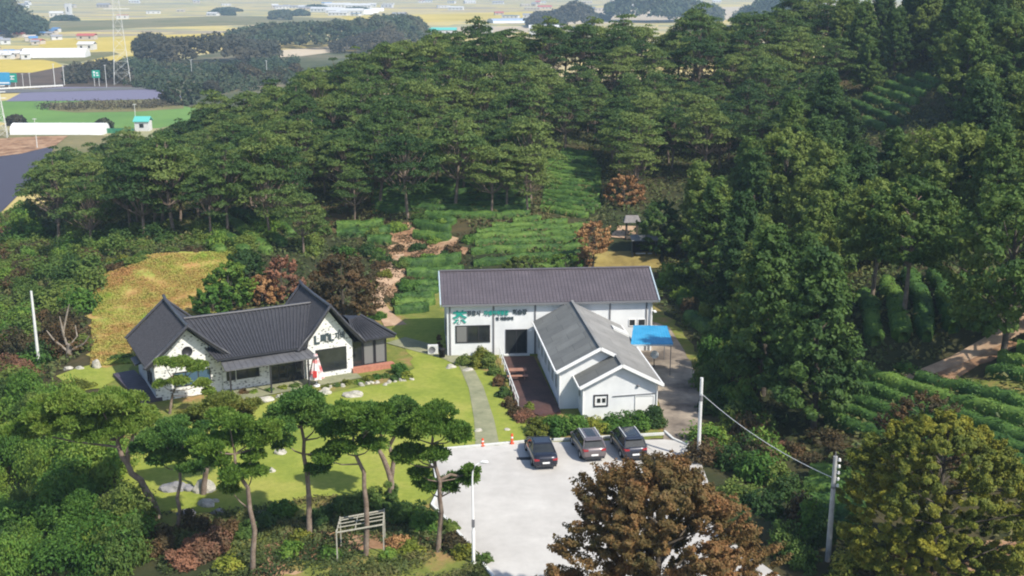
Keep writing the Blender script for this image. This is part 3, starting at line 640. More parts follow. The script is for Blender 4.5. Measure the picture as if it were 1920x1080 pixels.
x, y = P(1226, 690); st = empty('satellite_dish', (x, y, 0), label='white round dish on a dark post under the blue canopy edge', cat='dish')
mb = MB(); mb.tube([(0,0,0),(0,0,1.35)], .04); mb.bar((0,0,1.1),(.35,0,1.1),.05); mb.build('post', M['dark_frame'], st)
mb = MB(); mb.lathe([(0.0,-.06),(.2,-.04),(.34,.06),(.36,.08),(.32,.07),(0.0,-.02)], 18)
me = mb.mesh('dish'); me.transform(Matrix.Rotation(math.radians(60), 4, 'X')); me.transform(Matrix.Translation((0,-.08,1.2))); link('dish', me, M['white'], st)

# ---------------------------------------------------------------- the tiled house
def stonemat():
    m, nt, b = newmat('white_stone_wall'); L = nt.links
    tc = nt.nodes.new('ShaderNodeTexCoord').outputs['Object']
    mp = nt.nodes.new('ShaderNodeMapping'); mp.inputs['Scale'].default_value = (1, 1, 1.5); L.new(tc, mp.inputs[0])
    v = nt.nodes.new('ShaderNodeTexVoronoi'); v.inputs['Scale'].default_value = 3.4; v.inputs['Randomness'].default_value = .8; L.new(mp.outputs[0], v.inputs['Vector'])
    c = ramp(nt, v.outputs['Distance'], [(.0, (.07, .07, .075)), (.22, (.16, .16, .16)), (.30, (.54, .54, .52)), (.6, (.70, .70, .68))])
    L.new(c, b.inputs['Base Color']); b.inputs['Roughness'].default_value = .85; return m
M['stone'] = stonemat()
M['greyside'] = mat('side_shade_grey', (.38, .38, .40), (.45, .45, .46), 1.2, .8)  # shade of the house's left side, put in as a grey colour
hs = empty('tiled_house', (-13.3, 93.3, 0), math.radians(27), label='white speckled stone house with dark tiled roof and two front gables', cat='house')
mb = MB(); gable(mb, -16, -10.8, .5, 8, 3.1, 3.1, -13.4, 5.55); lw = mb.build('wall', M['stone'], hs)
mb = MB(); mb.box(-16.03, -16.004, .55, 7.95, 0, 3.0); mb.build('side_shade_sheet', M['greyside'], hs)  # added thin sheet whose grey paints the left wall's shade
mb = MB(); gable_a(mb, -10.797, -4.003, .3, 6, 3.1, 3.1, 3.1, 5.3); mb.build('wall', M['stone'], hs)
mb = MB(); gable(mb, -4, 0, 0, 6.6, 2.9, 2.9, -2, 5.75); mb.build('wall', M['stone'], hs)
mb = MB(); mb.box(.003, 3.2, .7, 4.6, 0, .35); mb.build('plinth', M['brick'], hs)
def tiled(p0, p1, p2, p3, n, nm='roof', sag=.12):
    """tile slope, slightly concave from eave p0-p1 up to ridge p3-p2"""
    p0, p1, p2, p3 = map(Vector, (p0, p1, p2, p3)); mb = MB(); K = 6; rows = []
    for i in range(K+1):
        t = i/K; dz = Vector((0, 0, -sag*4*t*(1-t))); rows.append((p0.lerp(p3, t)+dz, p1.lerp(p2, t)+dz))
    for i in range(K): mb.slab([rows[i][0], rows[i][1], rows[i+1][1], rows[i+1][0]], .12)
    r_ = mb.build(nm, M['giwa'], hs); mb = MB()
    for j in range(n+1):
        s = j/n; mb.tube([a.lerp(b, s)+Vector((0, 0, .02)) for a, b in rows], .065, 5, False)
    mb.build('tile_ribs', M['giwa_rib'], r_); return r_
tiled((-16.7,8.6,2.95),(-16.7,-.35,2.95),(-13.4,-.35,5.95),(-13.4,8.6,5.95), 34)
tiled((-10.1,-.35,2.95),(-10.1,8.6,2.95),(-13.4,8.6,5.95),(-13.4,-.35,5.95), 34)
tiled((-11.4,-.75,3.1),(-4.1,-.75,3.1),(-2.3,3.1,5.62),(-13.2,3.1,5.62), 34)
tiled((-4.1,6.9,3.1),(-11.4,6.9,3.1),(-13.2,3.1,5.62),(-2.3,3.1,5.62), 24)
tiled((-4.75,7.3,2.75),(-4.75,-.75,2.75),(-2,-.75,6.2),(-2,7.3,6.2), 27)
tiled((.75,-.75,2.75),(.75,7.3,2.75),(-2,7.3,6.2),(-2,-.75,6.2), 27)
# hipped roof of the glazed side room
mb = MB(); e = [(0.3,.1,2.75),(3.9,.1,2.75),(3.9,5.2,2.75),(.3,5.2,2.75)]; t0 = (.4,1.9,4.15); t1 = (1.7,2.6,4.15); t2 = (.4,3.4,4.15)
mb.add(e+[t0, t1, t2], [(0,1,5,4),(1,2,5),(2,3,6,5),(4,5,6)]); mb.slab([(.3,.1,2.748),(3.9,.1,2.748),(3.9,5.2,2.748),(.3,5.2,2.748)], .14)
r_ = mb.build('roof', M['giwa'], hs); mb = MB()
for t in np.linspace(0, 1, 12): 
    mb.tube([Vector(e[0]).lerp(Vector(e[1]), t), Vector(t0).lerp(Vector(t1), t)], .05, 4, False); mb.tube([Vector(e[1]).lerp(Vector(e[2]), t), Vector(t1)], .05, 4, False)
mb.build('tile_ribs', M['giwa_rib'], r_)
mb = MB()                                    # ridges with upturned ends
for pts in [[(-13.4,-.4,6.07),(-13.4,.2,6.01),(-13.4,4,6.0),(-13.4,8.0,6.06),(-13.4,8.85,6.28)], [(-2,-.8,6.32),(-2,-.2,6.27),(-2,3.5,6.25),(-2,6.7,6.3),(-2,7.5,6.5)], [(-13,3.1,5.70),(-8,3.1,5.67),(-2.5,3.1,5.70)]]:
    mb.tube(pts, .14, 6)
for a0, a1, z0, z1, b0 in [(-13.4,-16.8,6.05,3.05,-.35),(-13.4,-10.0,6.05,3.05,-.35),(-2,-4.85,6.3,2.85,-.75),(-2,.85,6.3,2.85,-.75)]:
    mb.tube([(a0,b0,z0),((a0+a1)/2,b0,(z0+z1)/2-.06),(a1,b0,z1),(a1+(.12 if a1 > a0 else -.12),b0,z1+.12)], .13, 6)
    mb.tube([(a0,8.6 if a0 < -10 else 7.3,z0),(a1,8.6 if a0 < -10 else 7.3,z1)], .12, 6)
mb.tube([(3.95,.05,2.85),(1.7,2.6,4.22)], .1, 6); mb.build('ridge_tiles', M['giwa_rib'], hs)
mb = MB()                                    # eaves boards
mb.bar((-11.3,-.62,2.98),(-4.2,-.62,2.98),.1,.14); mb.build('gutter', M['dark_frame'], hs)
# round window
mb = MB(); mb.lathe([(0,.0),(.40,.0),(.42,.05),(.36,.07),(.36,.03),(0,.03)], 24); me = mb.mesh('round_window'); me.transform(Matrix.Rotation(math.pi/2, 4, 'X')); me.transform(Matrix.Translation((-13.4,.5,3.75)))
rw = link('round_window', me, M['dark_frame'], hs)
window(hs, -14.6, -11.7, .95, 2.15, .5, 'blueglass', 2)
window(hs, -10.5, -9.8, .9, 2.1, .3, 'glass', 0)
window(hs, -9.7, -7.85, .9, 2.15, .3, 'glass', 1)
window(hs, -6.95, -4.15, .05, 2.45, .3, 'glass', 3, .08, name='door')
window(hs, -3.2, -.55, .55, 2.50, 0, 'glass', 0, .07)
window(hs, 1.5, 3.5, .8, 2.1, -16.03, 'glass', 1, .07, side='left')
mb = MB(); mb.slab([(-17.0,3.3,2.35),(-16.05,3.3,2.6),(-16.05,5.3,2.6),(-17.0,5.3,2.35)], .12); mb.build('side_awning', M['giwa'], hs)
mb = MB(); q4 = [(-11.1,-2.0,2.55),(-3.6,-2.0,2.55),(-4.05,-.05,2.95),(-11.0,.28,2.95)]; mb.slab(q4, .10); ribs(mb, *q4, 16, .025, 4); mb.build('awning', M['awning'], hs)
for a_ in (-10.7, -7.5, -4.4): mb = MB(); mb.box(a_-.06, a_+.06, -1.9, -1.78, 0, 2.5); mb.build('awning_post', M['dark_frame'], hs)
# glazed room
for a0, a1, g_ in [(.05,1.1,'glass'),(1.15,2.15,'curtain'),(2.2,3.2,'curtain')]: window(hs, a0, a1, .35, 2.62, .7, g_, 0, .09, depth=.08)
for b0, b1 in [(.7,2.0),(2.0,3.3),(3.3,4.6)]: window(hs, b0, b1, .35, 2.62, 3.2, 'glass', 0, .08, side='right', depth=.08)
mb = MB(); mb.box(.01, 3.17, .79, 4.55, .36, 2.6); mb.build('side_room', M['glass'], hs)
mb = MB(); mb.box(-.1, 3.6, -.25, .35, 0, .45); mb.build('planter', M['brick'], hs)
text('L', .95, M['ink'], hs, (-3.3, -.05, 3.05), bold=.04, tilt=0)
text('빼L', .80, M['ink'], hs, (-2.72, -.05, 3.15), bold=.035)
text('자비', .66, M['ink'], hs, (-1.5, -.05, 3.25), bold=.018, sx=.72)
mb = MB(); mb.box(-16.6, 3.9, -2.6, -.3, 0, .06); 
tag(drape('terrace', [tuple(Matrix.Rotation(math.radians(27), 2) @ Vector(p) + Vector((-13.3, 93.3))) for p in [(-11,-2.4),(.2,-1.6),(.2,.1),(-11,.6)]], M['pathmat'], .09, 1.0), kind='structure')
# low dark deck in front of the left wing
q_ = [P(*p) for p in [(212,707),(252,700),(305,752),(262,758)]]
td = MB(); td.slab([(x, y, .32) for x, y in q_][::-1], .3); 
for i in range(14):
    t = (i+.5)/14; a = Vector((*q_[0], .325)).lerp(Vector((*q_[3], .325)), t); b = Vector((*q_[1], .325)).lerp(Vector((*q_[2], .325)), t); td.bar(a, b, .05, .02)
tag(td.build('low_deck', mat('dark_purple_boards', (.055, .045, .06), (.085, .07, .09), 1, .6)), 'low dark purple deck at the left end of the tiled house', 'deck')

# closed parasol
x, y = P(594, 724); ps = empty('parasol', (x, y, 0), label='folded red and white parasol standing by the house door', cat='parasol')
mb = MB(); mb.lathe([(0,.14),(.26,.14),(.3,0)], 14); mb.build('base', M['offwhite'], ps)
mb = MB(); mb.tube([(0,0,.1),(0,0,2.75)], .03); mb.build('pole', M['white'], ps)
def foldmesh(z0, z1, r0, r1, sc):
    mb = MB(); n = 32; rows = 8; V_ = []
    for i in range(rows+1):
        t = i/rows
        for k_ in range(n):
            r = (r0+(r1-r0)*t)*(1+.22*math.cos(8*2*math.pi*k_/n))*sc; V_.append((r*math.cos(2*math.pi*k_/n), r*math.sin(2*math.pi*k_/n), z0+(z1-z0)*t))
    mb.add(V_, [(i*n+k_, i*n+(k_+1)%n, (i+1)*n+(k_+1)%n, (i+1)*n+k_) for i in range(rows) for k_ in range(n)], True); return mb
mb = foldmesh(.7, 2.75, .56, .12, 1); m_, nt, b = newmat('red_white_canvas')
v = noise(nt, 1.6, 2, .5); nt.links.new(ramp(nt, v, [(.50, (.72, .62, .62)), (.58, (.66, .28, .28)), (.68, (.58, .07, .08))]), b.inputs['Base Color'])
mb.build('canopy', m_, ps)
mb = MB(); mb.box(-.16, .16, -.66, -.58, .95, 1.5); mb.build('badge', mat('red_badge', (.55, .05, .05)), ps)

# ---------------------------------------------------------------- cars
def car(name, label, loc, rz, paint, L_=4.7, W=1.86, Hh=1.48, suv=False, glassm='glass', rails=False):
    e = empty(name, (*loc, .09), rz, label=label, cat='car', group='cars parked in front of the hedge')
    hw = W/2; belt = .92 if not suv else 1.0
    # stations from the rear bumper (y=0) forward: y, half width, bottom, top
    if not suv: ST = [(0,.80,.42,.80),(.06,.90,.30,.96),(.35,.96,.24,1.04),(.95,1,.20,1.02),(1.9,1,.18,.97),(3.1,1,.18,.95),(3.7,.99,.19,.90),(4.3,.94,.22,.80),(4.62,.84,.28,.68),(4.72,.70,.38,.58)]
    else: ST = [(0,.82,.45,.82),(.05,.92,.34,1.0),(.25,.97,.28,1.06),(.95,1,.24,1.05),(1.9,1,.22,1.03),(3.1,1,.22,1.02),(3.7,.99,.22,.98),(4.2,.95,.25,.90),(4.5,.86,.30,.78),(4.6,.72,.40,.66)]
    V_ = []; n = 12
    for y_, wf, zb, zt in ST:
        w_ = hw*wf; sec = [(-w_*.90,zb),(-w_,zb+.16),(-w_,(zb+zt)/2+.05),(-w_*.965,zt-.10),(-w_*.90,zt),(-w_*.45,zt+.025),(w_*.45,zt+.025),(w_*.90,zt),(w_*.965,zt-.10),(w_,(zb+zt)/2+.05),(w_,zb+.16),(w_*.90,zb)]
        V_ += [(a, y_*L_/4.7, z) for a, z in sec]
    mb = MB(); mb.add(V_, [(i*n+k_, (i+1)*n+k_, (i+1)*n+(k_+1)%n, i*n+(k_+1)%n) for i in range(len(ST)-1) for k_ in range(n)], True)
    mb.add(V_[:n], [tuple(range(n))]); mb.add(V_[-n:], [tuple(range(n-1, -1, -1))]); mb.build('body', paint, e)
    # glasshouse: y at belt, y at roof
    yb0, yr0, yr1, yb1 = ((.55, 1.45, 2.75, 3.55) if not suv else (.15, .55, 2.75, 3.55))
    z0 = belt+.03; wt = hw*.68; wb = hw*.90; zr = Hh-.03
    mb = MB()
    vb = [(-wb,yb0,z0),(wb,yb0,z0),(wb,yb1,z0),(-wb,yb1,z0)]; vm = [(-wt*1.04,yr0,zr-.05),(wt*1.04,yr0,zr-.05),(wt*1.04,yr1,zr-.05),(-wt*1.04,yr1,zr-.05)]
    mb.add(vb+vm, [(0,1,5,4),(1,2,6,5),(2,3,7,6),(3,0,4,7),(4,5,6,7)]); mb.build('windows', M[glassm], e)
    mb = MB(); mb.add([(-wt,yr0-.02,zr-.04),(wt,yr0-.02,zr-.04),(wt,yr1,zr-.04),(-wt,yr1,zr-.04),(-wt*.9,yr0+.1,zr+.03),(wt*.9,yr0+.1,zr+.03),(wt*.9,yr1-.15,zr+.03),(-wt*.9,yr1-.15,zr+.03)],
        [(0,1,5,4),(1,2,6,5),(2,3,7,6),(3,0,4,7),(4,5,6,7)])
    for s in (-1, 1):
        mb.bar((s*wb*1.0,yb0,z0),(s*wt*1.04,yr0,zr-.03),.07,.06); mb.bar((s*wb,yb1,z0),(s*wt*1.04,yr1,zr-.03),.07,.06)
        mb.bar((s*wb*1.005,(yb0+yb1)/2,z0),(s*wt*1.06,(yr0+yr1)/2,zr-.03),.07,.04); mb.bar((s*wt*1.03,yr0,zr-.03),(s*wt*1.03,yr1,zr-.03),.07,.06)
    mb.build('roof', paint, e)
    if rails:
        for s in (-1, 1): mb = MB(); mb.bar((s*wt*.92,yr0+.15,zr+.06),(s*wt*.92,yr1-.15,zr+.06),.05,.05); mb.build('roof_rail', M['offwhite'], e)
        mb = MB(); mb.box(-wt*.55, wt*.55, yr0+.4, yr1-.35, zr+.032, zr+.045); mb.build('sunroof', M['glass'], e)
    if suv: mb = MB(); mb.box(-wt*.95, wt*.95, yr0-.22, yr0+.05, zr-.05, zr-.01); mb.build('spoiler', paint, e)
    for s in (-1, 1):
        for y_ in (.95, 3.65):
            mb = MB(); n_ = 20; prof = [(.20,-.11),(.32,-.12),(.345,-.07),(.345,.07),(.32,.12),(.20,.11)]
            mb.lathe(prof, n_); me = mb.mesh('tyre'); me.transform(Matrix.Rotation(math.pi/2, 4, 'Y')); me.transform(Matrix.Translation((s*(hw-.10),y_*L_/4.7,.345)))
            ty = link('wheel', me, M['black'], e)
            mb = MB(); mb.lathe([(.0,.02),(.06,.03),(.20,.0),(.23,.03),(.23,-.04),(0,-.04)], 10); me = mb.mesh('rim'); me.transform(Matrix.Rotation(s*math.pi/2, 4, 'Y')); me.transform(Matrix.Translation((s*(hw-.02),y_*L_/4.7,.345))); link('rim', me, M['offwhite'], ty)
        mb = MB(); zz = .72 if not suv else .86
        mb.add([(s*hw*.52,-.035,zz),(s*hw*.88,-.0,zz-.02),(s*hw*.955,.22,zz+.02),(s*hw*.955,.22,zz+.16),(s*hw*.90,-.0,zz+.17),(s*hw*.52,-.03,zz+.11),
                (s*hw*.52,.05,zz),(s*hw*.8,.1,zz),(s*hw*.8,.1,zz+.13),(s*hw*.52,.05,zz+.11)],
               [(0,1,4,5),(1,2,3,4),(5,4,8,9),(0,6,7,1)]); mb.build('taillight', taill, e)
        mb = MB(); mb.box(min(s*hw*.99,s*(hw*.99+.18)), max(s*hw*.99,s*(hw*.99+.18)), yb1-.42, yb1-.30, z0-.03, z0+.12); mb.build('mirror', paint, e)
        mb = MB(); mb.add([(s*hw*.45,L_*.995,.60),(s*hw*.82,L_*.955,.62),(s*hw*.82,L_*.95,.74),(s*hw*.45,L_*.985,.70)], [(0,1,2,3)]); mb.build('headlight', M['white'], e)
    e.scale = (.93, .95, .95)
    mb = MB(); mb.box(-.26, .26, -.045, -.015, .50, .62); mb.build('licence_plate', M['white'], e)
    mb = MB(); mb.box(-hw*.80, hw*.80, -.05, .05, .27, .42); mb.build('bumper', M['dark_frame'], e)
    return e
taill = mat('tail_light_red', (.30, .012, .02), rough=.25, spec=.6)
def paintm(n, c, c2=None): 
    m = mat(n, c, rough=.28, metal=.35, spec=.5); m.node_tree.nodes['Principled BSDF'].inputs['Coat Weight'].default_value = .5; return m
car('sedan', 'black sedan with white plate, leftmost car parked in front of the hedge', P(1024, 884), math.radians(8), paintm('black_paint', (.018, .02, .032)), 4.8, 1.88, 1.47)
car('suv', 'silver grey hatchback with red tail lights parked between two dark cars', P(1115, 869), math.radians(10), paintm('silver_paint', (.15, .125, .13)), 4.45, 1.86, 1.62, True, rails=True)
car('suv', 'dark blue sport utility car with roof rails, rightmost by the brown tree', P(1192, 868), math.radians(10), paintm('dark_blue_paint', (.022, .025, .04)), 4.5, 1.88, 1.66, True, rails=True)

# ---------------------------------------------------------------- posts, poles, lamp, wires
for px, py, h, lb in [(905, 838, .55, 'short red orange marker post on the kerb left of its taller twin'), (960, 834, .75, 'taller red orange marker post on the kerb nearer the black sedan')]:
    x, y = P(px, py); e = empty('marker_post', (x, y, .1), label=lb, cat='marker post', group='red marker posts on the kerb')
    mb = MB(); mb.lathe([(.16,0),(.16,.05),(.09,.09),(.08,h-.04),(.05,h),(0,h)], 12); mb.build('post', M['red'], e)
    mb = MB(); mb.lathe([(.086,h*.55),(.086,h*.72)], 12); mb.build('reflective_band', M['white'], e)
x, y = P(888, 1058); lp = empty('street_lamp', (x, y, .05), label='slender white street lamp with curved arm beside the concrete lot', cat='street lamp')
LH = 6.1
mb = MB(); mb.tube([(0,0,0),(0,0,2.0),(0,0,2.05),(-.03,0,LH-.9),(0.0,0,LH-.5),(.14,0,LH-.15),(.42,0,LH+.05)], [.095,.095,.065,.05,.045,.04,.035], 10); mb.build('pole', M['white'], lp)
mb = MB(); mb.tube([(.38,0,LH+.03),(.55,0,LH+.08),(.80,0,LH+.06),(.86,0,LH+.04)], [.04,.10,.09,.03], 8); mb.build('lamp_head', M['offwhite'], lp)
mb = MB(); mb.box(-.09,.09,-.14,-.08,2.3,2.75); mb.build('control_box', M['grey_trim'], lp)
mb = MB(); mb.lathe([(.2,0),(.2,.06),(.1,.1)], 12); mb.build('base', M['offwhite'], lp)
def upole(base, top, name, label, fittings, r=(.16, .11), m='concrete_pole', bz=None):
    gx_, gy_, gz_ = G(*base) if bz is None else (*P(*base), bz)
    D = gy_*math.cos(TH)-(gz_-CZ)*math.sin(TH); hh = (base[1]-top[1])*D/F/math.cos(TH-.12)
    e = empty(name, (gx_, gy_, gz_-.1), label=label, cat='utility pole', group='utility poles')
    mb = MB(); mb.tube([(0,0,0),(0,0,hh)], r, 12); mb.build('shaft', M[m], e)
    if fittings:
        for k_ in range(5):
            mb = MB(); z = hh-.25-k_*.38; mb.lathe([(.0,z),(.07,z),(.10,z+.05),(.05,z+.1),(.09,z+.14),(0,z+.2)], 8, (.2,-.1,0)); mb.bar((0,0,z+.05),(.22,-.1,z+.05),.05); mb.build('insulator', M['white'], e)
        mb = MB(); mb.tube([(.0,0,hh),(.0,0,hh+.25)], .03); mb.lathe([(r[1]+.02,hh-1.9),(r[1]+.02,hh-1.75)], 12); mb.build('bracket', M['grey_trim'], e)
    return e, Vector((gx_, gy_, gz_+hh-.5))
pA, tA = upole((1309, 866), (1313, 700), 'utility_pole', 'white utility pole rising where the road meets the parking lot', False, (.13, .11), 'offwhite')
pB, tB = upole((1552, 1052), (1568, 840), 'utility_pole', 'grey concrete utility pole with insulators in front of the olive tree', True, (.17, .12))
pC, tC = upole((74, 692), (58, 540), 'utility_pole', 'white utility pole standing at the left edge of the lawn', False, (.15, .10), 'offwhite')
pA.children[0].name = 'shaft'
mb = MB(); mb.lathe([(.14,4.5),(.14,4.9)], 12); mb.build('band', M['grey_trim'], pA)
def wire(a, b, sag, label, r=.02):
    mb = MB(); mb.tube([a.lerp(b, t)-Vector((0, 0, sag*4*t*(1-t))) for t in np.linspace(0, 1, 24)], r, 5, False)
    return tag(mb.build('overhead_cable', M['offwhite']), label, 'cable')
wire(tA-Vector((0,0,.7)), tB-Vector((0,0,.9)), .5, 'pale overhead cable sagging between the two right hand utility poles', .022)

# trellis frame
t4 = [(*P(633, 1056), 0), (*P(720, 1040), 0), (*P(722, 1012), 0), (*P(640, 1028), 0)]
tr = empty('trellis_frame', t4[0], label='bare pale timber trellis frame under the garden pines', cat='trellis'); o0 = Vector(t4[0]); zt = 1.9
rp = [Vector(p)-o0 for p in t4]; up = Vector((0, 0, zt))
M['palewood'] = mat('weathered_timber', (.30, .29, .24), (.42, .40, .33), 3, .9)
for p in rp: mb = MB(); mb.bar(tuple(p), tuple(p+up+Vector((0,0,.1))), .065); mb.build('post', M['palewood'], tr)
mb = MB()
for i in range(4): mb.bar(tuple(rp[i]+up), tuple(rp[(i+1)%4]+up), .065)
mb.build('beam', M['palewood'], tr); mb = MB()
for t in (.25, .5, .75): mb.bar(tuple(rp[0].lerp(rp[3], t)+up+Vector((0,0,.08))), tuple(rp[1].lerp(rp[2], t)+up+Vector((0,0,.08))), .045)
mb.bar(tuple(rp[0].lerp(rp[1], .4)+up), tuple(rp[3].lerp(rp[2], .4)+up), .045); mb.build('lattice', M['palewood'], tr)

# things left of the hall
x, y = P(812, 664); ac = empty('outdoor_unit', (x, y, 0), math.radians(5), label='white air conditioner unit at the left end of the hall', cat='air conditioner')
mb = MB(); mb.box(-.45, .45, -.18, .18, .08, .85); mb.build('casing', M['offwhite'], ac)
mb = MB(); mb.lathe([(0,0),(.28,0),(.3,.03)], 16); me = mb.mesh('fan'); me.transform(Matrix.Rotation(math.pi/2, 4, 'X')); me.transform(Matrix.Translation((-.08,-.185,.46))); link('fan_grille', me, M['grey_trim'], ac)
x, y = P(829, 671); bn = empty('bin', (x, y, 0), label='black bin at the front left corner of the hall', cat='bin')
mb = MB(); mb.lathe([(0,0),(.24,0),(.3,.75),(.33,.78),(.3,.85),(0,.92)], 12); mb.build('bin_body', M['black'], bn)
x, y = P(824, 652)
tag(link('dark_conifer', bush_mesh(900, .35, .35, 2.3, 900, .12, .07), M['brownleaf'], loc=(x, y, 0)), 'narrow dark reddish shrub at the left wall of the hall', 'shrub')
# hillside pavilion and dark shed
x, y, z = G(1184, 446); pv = empty('pavilion', (x, y, z-.1), label='small open pavilion with pale roof on the path through the trees', cat='pavilion')
for a_ in (-1, 1):
    for b_ in (-1, 1): mb = MB(); mb.box(a_*.85-.08, a_*.85+.08, b_*.85-.08, b_*.85+.08, 0, 2.6); mb.build('post', M['barkdark'], pv)
mb = MB(); mb.add([(-1.4,-1.3,2.6),(1.4,-1.3,2.6),(1.4,1.3,2.6),(-1.4,1.3,2.6),(-1,0,3.5),(1,0,3.5)], [(0,1,5,4),(1,2,5),(2,3,4,5),(3,0,4),(3,2,1,0)]); mb.build('roof', mat('faded_roof', (.15, .14, .135), (.22, .20, .195), 2), pv); pv.scale = (.72, .72, .8)
mb = MB(); mb.box(-1, 1, -1, 1, .15, .4); mb.build('floor', M['barkdark'], pv)
x, y, z = G(1207, 478); sh = empty('garden_shed', (x, y, z-.1), label='dark open fronted shed among trees behind the hall', cat='shed')
mb = MB(); mb.box(-1.7, 1.7, .9, 1.0, 0, 2.2); mb.box(-1.7, -1.6, -1, .897, 0, 2.2); mb.box(1.6, 1.7, -1, .897, 0, 2.2); mb.box(-1.7, 1.7, -1.02, 1.02, 2.2, 2.35); mb.build('wall', M['dark_frame'], sh)
mb = MB(); mb.slab([(-1.9,-1.4,2.37),(1.9,-1.4,2.37),(1.9,1.2,2.7),(-1.9,1.2,2.7)], .06); mb.build('roof', M['felt_dark'], sh)
mb = MB(); mb.box(-1.2, .2, -.7, -.3, .35, .42); mb.box(.5, 1.1, -.7, -.3, .35, .42); mb.build('bench', M['offwhite'], sh); sh.scale = (.8, .8, .8)

# ---------------------------------------------------------------- tea rows
TEAN = [0]
def tea_row(pts, wdt, hgt, label, group, leafm='tea', dens=70, name='tea_hedge', ls=.17):
    """a clipped hedge following the ground: core with a rounded section, skin of leaves"""
    TEAN[0] += 1; rg = np.random.default_rng(1000+TEAN[0])
    pts = [np.array(p[:2]) for p in pts]; sm = []
    for a, b in zip(pts[:-1], pts[1:]):
        n = max(1, int(np.linalg.norm(b-a)/.7)); sm += [a+(b-a)*t/n for t in range(n)]
    sm.append(pts[-1]); sm = np.array(sm); n = len(sm)
    if n < 3: return
    d = unit(np.gradient(sm, axis=0)); nr = np.stack([-d[:, 1], d[:, 0]], 1)
    sm = sm+nr*(.10*np.sin(np.arange(n)*.6+rg.uniform(0, 6)))[:, None]
    z = H(sm[:, 0], sm[:, 1]); c0 = np.array([sm[:, 0].mean(), sm[:, 1].mean(), z.mean()])
    pr = [(-1, -.25), (-1.02, .5), (-.78, .88), (-.3, 1.0), (.3, 1.0), (.78, .88), (1.02, .5), (1, -.25)]
    wv = wdt/2*(.92+.10*np.sin(np.arange(n)*.9+rg.uniform(0, 6))+rg.normal(0, .05, n)); hv = hgt*(.93+rg.normal(0, .06, n)+.08*np.sin(np.arange(n)*1.3+rg.uniform(0, 6)))
    ws = wv.copy(); ws[0] *= .5; ws[-1] *= .5
    V_ = np.zeros((n, 8, 3))
    for k_, (a, b) in enumerate(pr):
        V_[:, k_, :2] = sm+nr*(a*ws)[:, None]; V_[:, k_, 2] = z+b*hv
    Q_ = []
    for i in range(n-1):
        for k_ in range(7): Q_.append((i*8+k_, i*8+k_+1, (i+1)*8+k_+1, (i+1)*8+k_))
    for b_ in (0, (n-1)*8): Q_ += [(b_, b_+1, b_+6, b_+7), (b_+1, b_+2, b_+5, b_+6), (b_+2, b_+3, b_+4, b_+5)]
    L_ = np.linalg.norm(np.diff(sm, axis=0), axis=1).sum(); m = int(L_*dens)
    u = rg.uniform(0, n-1.001, m); i = u.astype(int); f = (u-i)[:, None]
    th = rg.uniform(-.18, math.pi+.18, m); cs = np.sign(np.cos(th))*np.abs(np.cos(th))**.7; sn = np.abs(np.sin(th))**.55*np.sign(np.sin(th))
    ctr = sm[i]*(1-f)+sm[i+1]*f; nn = nr[i]; W_ = ws[i]*(1-f[:, 0])+ws[i+1]*f[:, 0]; H_ = hv[i]
    C = np.zeros((m, 3)); C[:, :2] = ctr+nn*(cs*W_*(1.02+rg.normal(0, .05, m)))[:, None]; C[:, 2] = z[i]*(1-f[:, 0])+z[i+1]*f[:, 0]+np.maximum(.05, sn*(1.03+rg.normal(0, .05, m)))*H_
    N = np.zeros((m, 3)); N[:, :2] = nn*cs[:, None]; N[:, 2] = np.abs(sn)+.2
    lv = leafset(C, N, np.full(m, ls), np.full(m, ls*.6), .6, rg=rg)
    v, q_ = merge([(V_.reshape(-1, 3), np.array(Q_)), lv])
    o = link(name, np_mesh(name, v-c0, q_), M[leafm], loc=tuple(c0)); tag(o, label, 'tea hedge', group); return o
def tea_patch(poly, dirp, sp, wdt, hgt, where, seed=0, gap=.0, curve=0, leafm='tea', dens=70, word=None, pxdir=True):
    """parallel rows clipped to a ground polygon; rows run along the direction from dirp[0] to dirp[1]"""
    r = random.Random(seed); pg = np.array(GP(poly)); a, b = GP(dirp); d = np.array([b[0]-a[0], b[1]-a[1]]); d /= np.linalg.norm(d); n = np.array([-d[1], d[0]])
    if n[1] < 0: n = -n
    ct = pg.mean(0); pr = (pg-ct)@n; s0, s1 = pr.min(), pr.max(); pl = (pg-ct)@d; l0, l1 = pl.min(), pl.max()
    k_ = 0; s = s0+sp*.5; rows = []
    while s < s1:
        t = np.arange(l0, l1, .7); off = s+curve*((t-(l0+l1)/2)/(l1-l0))**2*4
        pts = ct+d*t[:, None]+n*off[:, None]; ins_ = inpoly(pts[:, 0], pts[:, 1], pg)
        run = []
        for p, q_ in list(zip(pts, ins_))+[(None, False)]:
            if q_ and not (gap and r.random() < gap): run.append(p)
            else:
                if len(run) > 4: rows.append(run)
                run = []
        s += sp*r.uniform(.96, 1.04); k_ += 1
    N_ = len(rows); ords = ['nearest', 'second', 'third', 'fourth', 'fifth', 'sixth', 'seventh', 'eighth', 'ninth', 'tenth', 'eleventh', 'twelfth', 'thirteenth', 'fourteenth', 'fifteenth', 'sixteenth', 'seventeenth', 'eighteenth', 'nineteenth', 'twentieth']
    for i, run in enumerate(rows):
        o_ = ords[i] if i < len(ords) else 'far'
        lb = f"{o_ + (' row' if i == 0 else ' row from the front')} of {where}"
        tea_row(run, wdt, hgt, lb, 'rows of '+where, leafm, dens)
tea_patch([(878,512),(1092,506),(1100,470),(1104,425),(1000,412),(960,418),(885,440)], [(880,470),(1100,462)], 1.8, 1.02, .75, 'clipped tea on the terraces behind the hall', 1)
tea_patch([(1012,400),(1020,335),(1005,286),(1060,282),(1112,292),(1135,330),(1128,392),(1110,412)], [(1010,330),(1120,345)], 1.95, 1.1, .75, 'bright tea in the forest clearing', 2)
